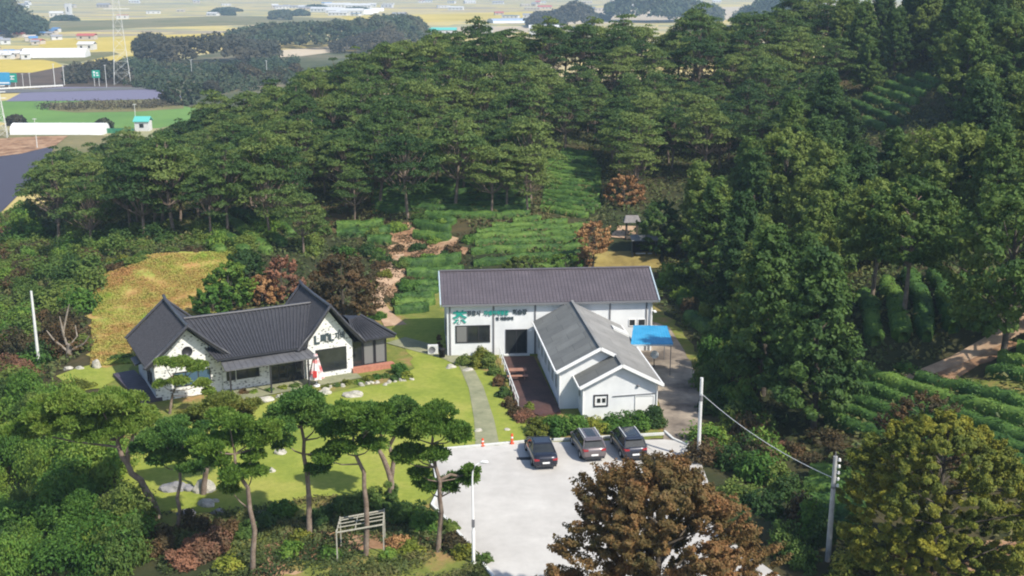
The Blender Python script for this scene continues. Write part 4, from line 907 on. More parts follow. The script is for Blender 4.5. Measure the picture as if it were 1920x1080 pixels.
tea_patch([(728,592),(800,588),(822,575),(825,532),(745,535)], [(730,570),(820,562)], 2.1, 1.6, .85, 'tea left of the hall roof', 3, gap=.05, dens=90)
tea_patch([(752,522),(870,515),(876,482),(762,488)], [(752,510),(876,500)], 2.1, 1.7, 1.0, 'tea on the bank behind the hall end', 4, gap=.03)
tea_patch([(775,452),(850,455),(856,418),(770,405)], [(775,440),(855,450)], 2.3, 1.7, .9, 'tea above the bare orange soil', 5)
tea_patch([(625,462),(740,462),(742,425),(690,412),(620,420)], [(625,450),(742,446)], 2.4, 1.7, .9, 'tea bushes left of the soil path', 6, gap=.05)
tea_patch([(690,402),(880,412),(1000,408),(992,345),(860,340),(700,352)], [(690,385),(1000,380)], 2.3, 1.6, .8, 'shaded tea under the pines', 7, gap=.02)
tea_patch([(395,478),(510,482),(560,440),(530,395),(420,400)], [(420,405),(520,480)], 2.4, 1.7, .8, 'shaded tea on the left slope', 8)
tea_patch([(1606,668),(1700,655),(1800,628),(1850,600),(1842,552),(1780,515),(1680,520),(1610,560)], [(1745,640),(1722,540)], 1.95, 1.55, .95, 'tea climbing the right hillside', 9, dens=110)
tea_patch([(1515,815),(1545,770),(1600,690),(1665,705),(1760,715),(1850,745),(1960,775),(1960,900),(1800,870),(1640,835)], [(1610,712),(1900,800)], 1.65, 1.4, .9, 'broad tea field below the dirt track', 10, dens=110)
tea_patch([(1830,705),(1860,672),(1910,648),(1990,640),(1990,735),(1900,722)], [(1840,690),(1960,712)], 1.65, 1.35, .85, 'tea at the end of the dirt track', 11, dens=110)
tea_patch([(1500,890),(1620,884),(1640,1010),(1515,1010)], [(1505,915),(1630,925)], 2.0, 1.6, 1.0, 'tea beside the concrete pole', 12, dens=120)
tea_patch([(1592,196),(1690,142),(1775,150),(1690,236),(1640,250)], [(1610,190),(1690,225)], 2.2, 1.5, .9, 'tea in the upper hillside clearing', 13)
tea_patch([(1262,560),(1400,600),(1410,650),(1330,640),(1285,600)], [(1270,565),(1400,625)], 2.2, 1.7, 1.1, 'tea under the tall trees by the road', 14, dens=80)

# ---------------------------------------------------------------- pines of the forest
def scatter(poly, sp, seed, excl=(), jit=.5):
    r = random.Random(seed); pg = np.array([p[:2] for p in poly]); x0, y0 = pg.min(0); x1, y1 = pg.max(0); out = []; row = 0
    y = y0
    while y < y1:
        x = x0+(sp/2 if row % 2 else 0)
        while x < x1:
            a = x+r.uniform(-jit, jit)*sp; b = y+r.uniform(-jit, jit)*sp
            if inpoly(np.array([a]), np.array([b]), pg)[0] and not any(inpoly(np.array([a]), np.array([b]), e)[0] for e in excl): out.append((a, b))
            x += sp
        y += sp*.87; row += 1
    return out
protoP = [pine_proto(50+i, 9.5, 4.2, 38+i % 3*4, 250, .28, .13) for i in range(7)]
front = GP([(-20,430),(60,452),(150,462),(230,462),(400,448),(540,452),(640,425),(760,410),(850,402),(1002,398),(1004,300),(1010,262),(1115,268),(1140,330),(1150,345)])
PINE = front+[(38,150),(50,178),(62,238),(0,243),(-50,238),(-84,232),(-88,205),(-78,165)]
clear = np.array(GP([(1008,284),(1112,286),(1150,360),(1105,430),(1012,420)]))
CL2 = np.array(GP([(1596,196),(1640,160),(1700,140),(1790,150),(1740,215),(1690,262),(1630,262)]))
pl = scatter(PINE, 6.6, 11, (clear,), .33)
pl.sort(key=lambda p: p[1]); r = random.Random(3); nP = 0
def hidden(x, y, z, Ht, R, holes):
    D = y*math.cos(TH)-(z-CZ)*math.sin(TH)
    def q(zz): return 540-F*(y*math.sin(TH)+(zz-CZ)*math.cos(TH))/(y*math.cos(TH)-(zz-CZ)*math.sin(TH))
    u = 960+F*x/D; r_ = R*F/D*.75; a, b = q(z+Ht*.95), q(z+Ht*.25)
    return any(u+r_ > h[0] and u-r_ < h[2] and b > h[1] and a < h[3] for h in holes)
ORD = ['leftmost', 'second from left', 'third from left', 'fourth from left', 'fifth from left', 'sixth from left', 'seventh from left', 'eighth from left', 'ninth from left', 'tenth from left']+[n+' from left' for n in 'eleventh twelfth thirteenth fourteenth fifteenth sixteenth seventeenth eighteenth nineteenth twentieth'.split()]
def relabel(objs, noun, cols, ranks):
    """labels from what a plant stands above or beside (cols) and how far back it stands (ranks)"""
    cells = {}
    for o in objs:
        x, y, z = o.location; u = 960+F*x/(y*math.cos(TH)-(z-CZ)*math.sin(TH))
        c = next((n for lim, n in cols if u < lim), cols[-1][1]); k_ = next((n for lim, n in ranks if y < lim), ranks[-1][1]); cells.setdefault((k_, c), []).append((u, o))
    for (k_, c), l in cells.items():
        l.sort(key=lambda t: t[0])
        for i, (u, o) in enumerate(l): o['label'] = f"{noun}, {ORD[i] if i < 20 else 'far right'} {k_} {c}".strip() if len(l) > 1 else f"{noun} {k_} {c}"
def zone(x, y):
    u, v = 960+F*x/(y*math.cos(TH)+20*math.sin(TH)), y
    if v > 205: return 'distant pine on the far crest of the wooded ridge', 'pines on the crest'
    if u < 420: return 'dark red pine in the forest left of the tiled house', 'pines of the left slope'
    if v < 150: return 'red pine at the near edge of the forest above the tea', 'pines at the near forest edge'
    if u < 900: return 'red pine deep in the forest behind the tiled house', 'pines behind the tiled house'
    return 'red pine deep in the forest behind the white hall', 'pines behind the white hall'
firstP = None
def put(proto_objs, i, loc, rz, sc, label, cat, group):
    c = copy_tree(proto_objs[i], loc, rz, sc); c['label'] = label; c['category'] = cat; c['group'] = group; return c
protos = []
for i, m_ in enumerate(protoP):
    e = tree_obj('pine_tree', m_, M['pine'], M['bark'], (0, 0, -500)); protos.append(e)
forest = []
HOLES = [(-60,278,62,372), (1598,148,1750,240), (1590,508,1880,665)]
for (x, y) in pl[:292]:
    if hidden(x, y, float(H(x, y)), 9.5, 3.6, HOLES): continue
    lb, gr = zone(x, y); s = r.uniform(.82, 1.22)*(1.14 if y > 200 else 1)
    forest.append(put(protos, r.randrange(7), (x, y, float(H(x, y))-.2), r.uniform(0, 6.28), (s*r.uniform(.92, 1.08), s*r.uniform(.92, 1.08), s*r.uniform(.9, 1.12)), lb, 'pine tree', gr))
relabel(forest, 'red pine', [(120,'at far left edge'),(240,'left of the meadow'),(360,'over the meadow'),(480,'over meadow right end'),(600,'over the rust tree'),(720,'over the round brown tree'),(840,'over the bare soil'),(960,'over the hall left end'),(1080,'over the hall middle'),(1200,'over the annex'),(1330,'over the blue canopy'),(1480,'right of the pavilion'),(9999,'toward the right hill')],
 [(140,'in front rank'),(155,'in second rank'),(170,'in third rank'),(187,'in fourth rank'),(205,'in fifth rank'),(222,'in sixth rank'),(9999,'on the far crest')])
single = [((1060,287), 1.0, 'lone red pine with bare trunk at the top of the tea clearing'), ((765,412), 1.15, 'tall pine with slanting pale trunk at the near forest edge'),
    ((665,418), .75, 'small pine standing among tea bushes left of the soil path'), ((570,478), .78, 'bright low pine right of the orange meadow'), ((395,446), .9, 'slim pine with pale trunk above the orange meadow'),
    ((290,440), 1.0, 'leaning pine with pale trunk above the meadow left end'), ((338,425), 1.05, 'pine with straight pale trunk behind the orange meadow'), ((990,400), .85, 'pine at the front corner of the shaded tea'), ((950,395), .9, 'broad pine over the shaded tea'),
    ((170,470), .95, 'spreading pine at the left end of the forest edge'), ((1165,300), .95, 'pine right of the tea clearing top'), ((1190,372), .8, 'pine just above the small pavilion')]
for (px, s, lb) in single:
    x, y, z = G(*px); put(protos, r.randrange(7), (x, y, z-.15), r.uniform(0, 6.28), s, lb, 'pine tree', 'pines at the near forest edge')
for e in protos:
    for c in list(e.children): bpy.data.objects.remove(c)
    bpy.data.objects.remove(e)

# ---------------------------------------------------------------- broadleaf and conifer wood on the right hill
pb = [tree_obj('broadleaf_tree', broad_proto(70+i, 13.0, 3.1+.25*(i % 3), 'cone', 210, 95, .25, .17, .12, .088), M['wood'], M['barkdark'], (0, 0, -500)) for i in range(5)]
pb += [tree_obj('broadleaf_tree', broad_proto(90+i, 11.5, 3.3, 'dome', 190, 85, .25, .17, .44, .09), M['wood'], M['bark'], (0, 0, -500)) for i in range(2)]
pb += [tree_obj('broadleaf_tree', broad_proto(80+i, 11.5, 4.4, 'dome', 210, 95, .25, .17, .2, .098), M['wood'], M['barkdark'], (0, 0, -500)) for i in range(2)]
WOOD = GP([(1236,520),(1340,562),(1385,612),(1425,690),(1440,765),(1460,800),(1500,775),(1560,700),(1596,640),(1602,560),(1680,508),(1790,500),(1870,560),(1940,560)])+[(60,100),(110,110),(150,170),(140,225),(62,232),(50,178),(36,150),(22,128)]
wl = scatter(WOOD, 6.5, 21, (CL2, np.array(GP([(1330,600),(1262,560),(1300,640),(1400,660)]))), .35)
def wzone(x, y):
    if y > 185: return 'tall tree on the crest of the right hill', 'trees on the right hill crest'
    if y > 120: return 'tall dark green tree covering the upper right hillside', 'trees of the upper right hillside'
    if x < 30: return 'leafy tree in the belt right of the road', 'trees right of the road'
    return 'leafy green tree in the wood above the right hand tea rows', 'trees above the right tea rows'
rwood = []
for (x, y) in wl[:290]:
    if hidden(x, y, float(H(x, y)), 12, 3.6, HOLES) or (y < 104 and 960+F*x/(y*math.cos(TH)+20*math.sin(TH)) > 1800): continue
    u = 960+F*x/(y*math.cos(TH)+20*math.sin(TH)); lb, gr = wzone(x, y); s = r.uniform(.72, 1.12)
    if u > 2080: continue
    if y < 100: s *= .9
    rwood.append(put(pb, r.choice([0,1,2,3,4,7,8]), (x, y, float(H(x, y))-.2), r.uniform(0, 6.28), (s, s, s*r.uniform(.85, 1.1)), lb, 'tree', gr))
relabel(rwood, 'leafy green tree', [(1330,'behind the blue canopy'),(1410,'over the road pole'),(1500,'left of the big trees'),(1590,'over the broad tea field'),(1690,'over climbing tea left part'),(1790,'over climbing tea right part'),(1870,'over the dirt track'),(9999,'at the right edge')],
 [(90,'by the track'),(105,'low on hillside'),(120,'on lower hillside'),(135,'on middle hillside'),(152,'under the upper clearing'),(170,'beside the upper clearing'),(190,'high on hillside'),(9999,'on the hill crest')])
big = [((1520,806), 1.04, 1, 'large green tree with bare trunk base in front of the right hand tea field'), ((1432,745), 1.05, 0, 'tall conical green tree between the road and the tea field'), ((1636,566), .92, 5, 'tree with straight grey trunk at the upper left of the climbing tea rows'),
    ((1696,592), .98, 6, 'olive crowned tree with pale trunk growing between climbing tea rows'), ((1878,668), 1.12, 7, 'large tree on the bank beside the dirt track')]
for px, s, i, lb in big:
    x, y, z = G(*px); e = put(pb, i, (x, y, z-.15), r.uniform(0, 6.28), s, lb, 'tree', 'large trees on the right')
for e in pb:
    for c in list(e.children): bpy.data.objects.remove(c)
    bpy.data.objects.remove(e)

# ---------------------------------------------------------------- garden pines, each shaped after its own trunk and needle pads
def PD(px, py, Y):
    u = (px-960)/F; v = (540-py)/F; t = Y/(math.cos(TH)+v*math.sin(TH)); return Vector((t*u, Y, CZ+t*(-math.sin(TH)+v*math.cos(TH))))
M['pine_brown'] = leafmat('brownish_pine_needles', [(.08, .12, .025), (.15, .18, .035), (.22, .20, .05)], .3, .1)
M['pine_dark'] = leafmat('deep_green_pine_needles', [(.036, .095, .022), (.070, .150, .028), (.12, .20, .038)], .3, .2)
def garden_pine(seed, base, trunk, pads, label, leaf='pine_near', tr=.20, forks=(), z0=None):
    rg = np.random.default_rng(seed); rr_ = random.Random(seed)
    bx, by, bz = G(*base) if z0 is None else (*P(*base, z0), z0)
    e = empty('pine_tree', (bx, by, bz-.05), label=label, cat='pine tree', group='garden pines'); O = Vector((bx, by, bz))
    tp = [Vector((0, 0, 0))]+[PD(a, b, by)-O for a, b in trunk]; n = len(tp)
    fine = []
    for i in range(n-1):
        for t in (0, .5): fine.append(tp[i].lerp(tp[i+1], t)+(Vector((rr_.uniform(-.06, .06), rr_.uniform(-.2, .2), 0)) if (i or t) else Vector((0, 0, 0))))
    fine.append(tp[-1]); mb = MB(); mb.tube(fine, [tr*(1-.55*i/(len(fine)-1)) for i in range(len(fine))], 10)
    for fk in forks:
        f_ = [PD(a, b, by)-O for a, b in fk]; mb.tube(f_, [tr*.7*(1-.5*i/len(f_)) for i in range(len(f_))], 8)
    C = []; N = []
    for (px, py, rp) in pads:
        D = by*math.cos(TH)+(CZ-bz-4)*math.sin(TH); rad = rp*D/F*1.06
        dy = rg.uniform(-.9, .9)*(rad*.9); c = PD(px, py, by+dy)-O
        for k_ in range(8):
            a_ = rg.uniform(0, 6.28); q2 = .72*(k_ > 0)*rg.uniform(.5, 1.1)
            cc = np.array(c)+np.array([math.cos(a_)*q2, math.sin(a_)*q2, rg.uniform(-.20, .14)])*rad; r2 = rad*(.62 if k_ == 0 else rg.uniform(.30, .5))
            p_, n_ = pad(cc, r2, r2*rg.uniform(.36, .55), int(420*r2*r2)+25, rg); C.append(p_); N.append(n_)
        st = min(fine, key=lambda q_: abs(q_.z-(c.z-.5*rad-.4))); c2 = Vector(c)-Vector((0, 0, rad*.15))
        mb.tube([st, st.lerp(c2, .5)+Vector((0, 0, -.15)), c2], [tr*.32, tr*.22, .02], 6, False)
    link('trunk', mb.mesh('trunk'), M['bark'], e)
    C = np.concatenate(C); N = np.concatenate(N)
    link('crown', np_mesh('crown', *needles(C, N, 4, .24, .075, rg)), M[leaf], e)
garden_pine(1, (297,974), [(285,935),(262,900),(238,868),(222,838),(216,812)], [(215,790,52),(150,778,50),(90,795,46),(262,778,42),(185,748,48),(125,748,44),(235,752,36),(70,765,42),(45,800,40),(185,810,36)], 'garden pine with thick strongly leaning trunk and wide flat crown, leftmost of the row', tr=.25, forks=[[(238,868),(240,845),(250,820),(255,800)]])
garden_pine(2, (333,990), [(335,930),(337,880),(333,850)], [(300,820,36),(350,812,38),(330,845,34),(275,838,26),(385,850,28),(320,795,30),(362,872,26),(295,862,22)], 'dark green garden pine with slim straight trunk behind the leaning pine', 'pine_dark', .13)
garden_pine(3, (381,928), [(386,885),(395,850),(400,800)], [(400,768,38),(440,772,36),(360,778,30),(470,758,20),(420,750,30),(385,792,24)], 'brownish olive pine at the near lawn edge before the tiled house', 'pine_brown', .20)
garden_pine(4, (474,1078), [(479,990),(462,915),(447,880),(440,850)], [(440,812,46),(490,822,36),(395,832,34),(430,788,40),(480,850,24),(500,795,24),(445,884,32),(430,912,20),(474,878,24),(410,860,26)], 'garden pine with long thin curved trunk reaching the bottom edge', tr=.16)
garden_pine(5, (580,1012), [(577,930),(571,850),(565,800)], [(560,772,46),(600,782,38),(525,790,34),(565,748,38),(620,802,30),(535,825,26),(612,850,22),(598,876,22),(640,838,18),(520,765,28)], 'dark garden pine with straight stout trunk and low right branch', 'pine_dark', .18)
garden_pine(6, (686,1046), [(687,940),(682,885),(668,855),(662,830)], [(665,792,44),(700,792,36),(625,802,34),(660,768,36),(640,835,26),(700,830,24),(608,858,22),(712,768,24)], 'garden pine with pale slender trunk beside the trellis frame', tr=.16)
garden_pine(7, (733,955), [(734,900),(722,862),(711,838),(716,805)], [(735,772,38),(702,766,28),(725,800,30),(752,755,28),(690,800,26)], 'garden pine with forked trunk and ivy on its base', 'pine_dark', .21, forks=[[(734,895),(738,862),(730,835),(742,812),(740,790)], [(738,862),(755,850),(765,840)]])
garden_pine(8, (821,1036), [(829,960),(823,900),(810,850),(812,815)], [(800,792,44),(845,802,34),(765,802,34),(810,772,34),(862,815,20),(770,845,30),(818,850,28),(750,858,18),(835,905,26),(800,908,22),(868,896,26),(785,885,16),(882,880,14)], 'layered garden pine leaning over the concrete lot, rightmost of the row', tr=.16, forks=[[(823,900),(845,888),(862,892)]])
garden_pine(9, (318,776), [(323,742),(331,722),(322,705)], [(335,678,25),(308,678,16),(372,686,20),(335,712,17),(378,718,14),(303,718,12),(393,734,13)], 'small cloud pruned pine in front of the round window gable', 'pine_near', .12, z0=0)

# ---------------------------------------------------------------- shrubs and smaller trees
def shrub(px, py, rx, h, m, label, cat='shrub', group=None, ry=None, seed=None, z=None, ls=.15, nl=None, name='shrub'):
    seed = seed or int(px*7+py*13); x, y, zz = G(px, py) if z is None else (*P(px, py, z), z)
    vol = rx*(rx+h); o = link(name, bush_mesh(seed, rx, ry or rx, h, nl or int(900*vol+300), ls, ls*.62), M[m], loc=(x, y+rx*.3, zz-.05))
    tag(o, label, cat, group); return o
g_ = 'shrubs of the hedge in front of the annex'
for px, py, rx, h, m, lb in [(1012,818,1.15,1.35,'olive','olive tinted shrub at the left end of the hedge behind the black sedan'),(1046,819,1.25,1.4,'green','bright green hedge shrub behind the black sedan'),(1082,816,1.25,1.4,'green','bright hedge shrub at the left corner of the annex front'),
    (1118,814,1.1,1.1,'yellow','yellowish low hedge shrub under the annex square window'),(1150,812,1.15,1.15,'green','low hedge shrub behind the silver hatchback'),(1186,810,1.3,1.35,'green','rounded hedge shrub behind the rightmost car'),(1222,804,1.3,1.65,'wood','tall dark shrub at the right end of the hedge')]:
    shrub(px, py, rx*1.08, h*1.25, m, lb, group=g_)
for px, py, rx, h, m, lb in [(926,706,.75,1.0,'wood','dark low shrub at the head of the railing'),(934,726,.8,1.0,'brownleaf','dark brownish shrub along the railing below the first'),(944,746,.8,1.0,'wood','dark shrub halfway down the path side of the railing'),(956,766,.85,1.0,'brownleaf','brownish shrub near the foot of the railing'),
    (870,688,.9,1.0,'wood','low dark shrub under the hall window'),(893,690,1.0,1.3,'olive','olive shrub left of the tall bush by the hall door'),(914,692,1.0,1.7,'wood','tall bush by the hall door'),(905,676,.95,1.5,'olive','olive bush against the hall wall'),
    (982,792,1.0,.9,'rust','reddish ornamental grass at the foot of the deck'),(1000,796,.7,.8,'rust','smaller reddish grass clump beside the deck corner'),(992,774,.5,1.0,'yellow','small yellow green bush on the deck corner'),(968,782,.8,.8,'brownleaf','brown twiggy shrub at the railing foot')]:
    shrub(px, py, rx, h, m, lb, group='shrubs around the red deck')
bedp = []; bed = [(505,742,'green'),(530,738,'yellow'),(552,735,'wood'),(575,735,'green'),(612,735,'olive'),(632,732,'wood'),(652,728,'olive'),(672,727,'green'),(690,722,'olive'),(706,718,'green'),(722,716,'wood'),(455,745,'brownleaf'),(475,745,'green'),(430,748,'wood')]
for i, (px, py, m) in enumerate(bed): bedp.append(shrub(px, py-6, rnd.uniform(.45, .7), rnd.uniform(.35, .6), m, 'low leafy plant in the rock edged bed before the tiled house', 'plant', 'plants of the house flower bed', ls=.12))
relabel(bedp, 'low leafy plant in the house bed', [(560,'before the main front'),(640,'below the parasol'),(9999,'below the big gable window')], [(9999,'')])
for px, py, rx, h, m, lb in [(748,702,.9,1.2,'green','leafy bush at the right corner of the glazed room'),(762,714,.7,.9,'yellow','yellow green flowering bush at the outer end of the house bed'),(742,716,.6,.8,'wood','dark small bush before the glazed room')]: shrub(px, py, rx, h, m, lb, group='bushes at the glazed room')
for px, py, rx, h, m, lb in [(500,990,1.1,1.2,'wood','dark shrub between the thin curved pine and the stout pine'),(530,972,1.2,1.1,'green','bluish green shrub at the bottom of the lawn'),(560,1020,.9,.9,'olive','olive shrub left of the stout pine foot'),(600,985,1.2,1.3,'wood','dark shrub behind the trellis left post'),
    (648,968,1.4,1.6,'wood','dark shrub inside the trellis frame'),(690,958,1.5,1.7,'wood','dark mass of shrub behind the pale slender pine'),(733,962,.9,3.0,'wood','ivy clad shrub wrapped round the forked pine base'),(765,985,1.4,1.8,'wood','dark round shrub between forked and layered pines'),
    (795,1000,1.3,1.6,'green','glossy green shrub left of the layered pine foot'),(770,1040,.9,.8,'yellow','yellowish shrub in the bottom flower bed'),(730,1052,.8,.8,'green','small green shrub right of the slender pine foot'),(745,1030,1.0,.7,'orange','orange tinted low shrub in the bottom bed'),
    (850,1028,1.0,1.0,'brownleaf','brownish shrub right of the layered pine foot'),(868,1048,.9,.8,'olive','olive shrub by the street lamp base'),(908,1056,.6,.7,'wood','small dark shrub right of the street lamp'),(845,1000,.7,.9,'wood','small dark shrub at the lot edge'),
    (350,1060,1.5,1.6,'rust','rust brown shrub at the bottom left of the garden'),(395,1045,1.5,1.8,'rust','tall rust brown shrub left of the thin curved pine'),(300,1040,1.4,1.6,'brownleaf','brown twiggy shrub beside the dark thicket'),(430,1078,1.0,1.0,'yellow','bright yellow green shrub at the bottom edge'),
    (420,1010,1.2,1.3,'brownleaf','dark brown shrub below the lawn stones'),(460,1010,1.0,1.1,'wood','dark green shrub below the lawn edge'),(540,1045,1.0,.9,'green','green shrub on the orange soil'),(620,1050,.9,.9,'green','green shrub at the trellis foot'),(360,1000,1.2,1.4,'brownleaf','grey brown shrub under the slim dark pine')]:
    shrub(px, py, rx, h, m, lb, group='shrubs below the garden pines')
# trees and bushes by the house and the meadow
def btree(px, py, Ht, R, m, label, shape='dome', seed=None, ncl=170, nl=60, ln=.24, wd=.16, base=.1, cat='tree', group=None, z=None, clr=.12, bark='barkdark'):
    seed = seed or int(px*3+py*11); x, y, zz = G(px, py) if z is None else (*P(px, py, z), z)
    return tree_obj('broadleaf_tree', broad_proto(seed, Ht, R, shape, ncl, nl, ln, wd, base, clr), M[m], M[bark], (x, y, zz-.1), label=label, cat=cat, group=group)
btree(643, 604, 6.6, 3.5, 'brownleaf', 'round dark brown leaved tree behind the tiled house')
btree(530, 562, 4.4, 1.9, 'rust', 'rust red small tree behind the house ridge', ncl=80, nl=36)
btree(492, 570, 3.0, 1.7, 'orange', 'orange bush just left of the rust red tree', ncl=80, cat='bush')
btree(432, 578, 4.6, 2.2, 'green', 'bright green bushy tree at the right end of the meadow', ncl=110)
btree(462, 548, 4.4, 2.1, 'wood', 'dark green bushy tree between meadow and rust red tree', ncl=110)
btree(400, 590, 3.0, 1.9, 'green', 'low green bush behind the left gable', ncl=90, cat='bush')
btree(1113, 503, 5.2, 2.0, 'orange', 'thin orange leaved tree behind the hall roof', ncl=70, nl=34, base=.35)
btree(1094, 503, 1.8, .8, 'orange', 'small orange bush at the right end of the tea terraces', ncl=40, cat='bush')
btree(1170, 385, 4.0, 2.2, 'orange', 'orange tree above the small pavilion', ncl=80)
btree(1060, 509, 1.9, 2.6, 'green', 'spreading green bush in front of the tea terraces', ncl=80, cat='bush')
btree(985, 512, 1.9, 2.2, 'wood', 'darker spreading bush in front of the tea terraces', ncl=80, cat='bush')
btree(1240, 985, 1, 1, 'autumn', 'x', z=0) if False else None
# big brown tree over the lot, olive tree at the right
def bigtree(x, y, z, Ht, R, m, label, seed, ncl=800, nl=175, ln=.13, wd=.085, base=.16, clr=.055, shape='dome', spike=.9, rag=1.3):
    return tree_obj('broadleaf_tree', broad_proto(seed, Ht, R, shape, ncl, nl, ln, wd, base, clr, .02, .25, spike, rag), M[m], M['barkdark'], (x, y, z-.1), label=label, cat='tree', group='large trees on the right')
bigtree(6.95, 50.3, 0, 10.5, 4.1, 'autumn', 'large reddish brown tree spreading over the concrete lot and rear car', 501)
bigtree(23.2, 58.5, 0, 9.6, 4.9, 'olive', 'large dense olive yellow tree at the right side', 502, ncl=800, nl=190, base=.03, spike=.45, rag=.8)
bigtree(25.2, 67.5, .8, 6.8, 3.0, 'brownleaf', 'brownish leafless looking tree behind the olive tree', 503, ncl=160, nl=60)
shrub(1622, 1088, 2.1, 2.0, 'yellow', 'yellow green bush at the bottom edge below the concrete pole', nl=5000)
shrub(1700, 1080, 1.6, 1.3, 'brownleaf', 'dry twiggy bush beside the yellow green bush at the bottom edge')
r = random.Random(77)
# scrub between road and tea, thicket bottom left, left slope
def region(poly, sp, seed, rr, hr, mats, label, cat, group, ls=.18, excl=(), name='shrub', dens=1.0):
    q_ = random.Random(seed); protos_ = {}; made = []
    for (x, y) in scatter(poly, sp, seed, excl, .38):
        m = q_.choice(mats); k_ = (m, q_.randrange(3)); R_ = q_.uniform(*rr); h_ = q_.uniform(*hr)
        if k_ not in protos_: protos_[k_] = bush_mesh(seed*10+hash(k_[1])+len(m), 1, 1, 1.05, int(1500*dens), ls/((rr[0]+rr[1])/2), ls*.62/((rr[0]+rr[1])/2))
        me = protos_[k_]; o = bpy.data.objects.new(name, me if me.users == 0 or me.materials[0:1] == [M[m]] else me)
        if not me.materials: me.materials.append(M[m])
        COL.objects.link(o); o.location = (x, y, float(H(x, y))-.15); o.rotation_euler = (0, 0, q_.uniform(0, 6.28)); o.scale = (R_, R_*q_.uniform(.85, 1.15), h_)
        tag(o, label, cat, group); made.append(o)
    return made
bl = region(GP([(1322,790),(1318,860),(1345,950),(1385,1030),(1440,1075),(1520,1110),(1600,1100),(1510,960),(1500,880),(1440,830),(1400,780)]), 2.7, 31, (1.3, 2.1), (1.4, 2.6), ['wood','wood','green','brownleaf'], 'scrub bush on the bank right of the parking lot', 'bush', 'bushes right of the lot', excl=(lot,))
oliveb = region(GP([(1560,1100),(1600,1000),(1650,1000),(1900,1040),(1960,1060),(1960,1100)]), 2.4, 32, (1.0, 1.6), (.9, 1.5), ['brownleaf','olive','wood'], 'low scrub bush under the large olive tree', 'bush', 'bushes under the olive tree')
thick = region(GP([(-60,745),(20,740),(110,770),(190,800),(222,860),(232,940),(262,1010),(290,1100),(-60,1120)]), 2.9, 33, (1.8, 2.8), (2.6, 4.6), ['green','green','green','wood'], 'dense leafy bush in the thicket at the bottom left', 'bush', 'bushes of the bottom left thicket', ls=.13, dens=4)
slope = region(GP([(-60,735),(-60,470),(60,470),(186,492),(166,560),(156,650),(152,686),(70,700),(40,730)]), 3.7, 34, (1.9, 3.1), (1.6, 3.2), ['wood','wood','green','brownleaf','wood'], 'wild bush on the slope left of the meadow', 'bush', 'bushes of the left slope', ls=.24, name='bush')
mead = region(GP([(200,492),(300,470),(430,468),(520,484),(520,505),(430,482),(300,486),(215,510)]), 2.4, 35, (1.0, 1.5), (.6, 1.1), ['wood','olive','brownleaf','wood'], 'scrub bush along the top edge of the orange meadow', 'bush', 'bushes above the meadow', ls=.22)
leftb = region(GP([(-60,440),(60,440),(60,472),(-60,480)]), 4.2, 36, (2.2, 3.2), (3.0, 5.0), ['wood','wood','rust','green'], 'tall bush at the far left below the forest', 'bush', 'bushes below the left forest', ls=.3)
trackb = region(GP([(1640,690),(1700,680),(1800,640),(1880,610),(1840,640),(1770,675),(1700,700)]), 2.0, 37, (.8, 1.3), (.6, 1.1), ['green','brownleaf','wood','olive'], 'small bush on the bank above the dirt track', 'bush', 'bushes above the dirt track', ls=.2)
soilf = region(GP([(545,478),(620,470),(700,465),(745,470),(730,500),(700,515),(640,490)]), 2.8, 38, (1.0, 1.6), (.9, 1.6), ['wood','green','green','brownleaf'], 'bush between the forest edge and the bare soil', 'bush', 'bushes beside the bare soil', ls=.22)
rdb = region(GP([(1236,505),(1275,560),(1300,620),(1320,700),(1325,790),(1420,790),(1420,690),(1380,610),(1330,550),(1260,500)]), 2.5, 39, (1.3, 2.0), (1.6, 3.4), ['wood','brownleaf','green'], 'dark bush lining the outer edge of the road', 'bush', 'bushes along the road', ls=.2)
houseb = region(GP([(205,690),(250,668),(262,645),(285,628),(262,622),(225,652),(185,675),(170,690)]), 2.2, 40, (.9, 1.4), (.8, 1.5), ['olive','wood','green'], 'bush between the meadow and the left end of the house', 'bush', 'bushes left of the house', ls=.2)
shrub(26, 722, 2.3, 3.2, 'rust', 'rust red bush at the left picture edge below the white pole', cat='bush')
shrub(140, 735, 1.6, 1.0, 'olive', 'low olive bush beside the small left lawn', cat='bush')
relabel(bl, 'scrub bush', [(1400,'beside the lot'),(1500,'right of the brown tree'),(9999,'near the concrete pole')], [(58,'at bottom edge'),(66,'low on bank'),(74,'mid bank'),(9999,'at bank top')])
relabel(thick, 'leafy thicket bush', [(60,'at the left edge'),(130,'of the thicket middle'),(9999,'beside the leaning pine')], [(57,'at bottom'),(61,'second up'),(65,'lower down'),(69,'halfway up'),(73,'above halfway'),(78,'behind'),(9999,'at the back')])
for l_, n_, c_, k_ in [(oliveb,'low scrub bush','right of the concrete pole','under the olive tree'),(houseb,'meadow side bush','left of the tiled house','behind its left gable'),(leftb,'tall bush','at the far left edge','left of the meadow'),(soilf,'terrace bush','over the rust tree','over the round brown tree'),(trackb,'small bank bush','left of the dirt track','above the dirt track')]:
    us = sorted(960+F*o.location.x/(o.location.y*math.cos(TH)-(o.location.z-CZ)*math.sin(TH)) for o in l_); ys = sorted(o.location.y for o in l_)
    relabel(l_, n_, [(us[len(us)//2]+.1, c_), (9999, k_)], [(ys[len(ys)//2]+.01, 'in front'), (9999, 'behind')])
relabel(mead, 'scrub bush', [(230,'at the meadow left'),(300,'above the meadow left half'),(370,'above the meadow middle'),(440,'above the meadow right half'),(9999,'near the green bushy trees')], [(122,'in front'),(9999,'behind')])
relabel(rdb, 'dark roadside bush', [(1270,'right of the blue canopy'),(1310,'at the road bend'),(9999,'above the road pole')], [(90,'nearest'),(105,'midway'),(9999,'farthest')])
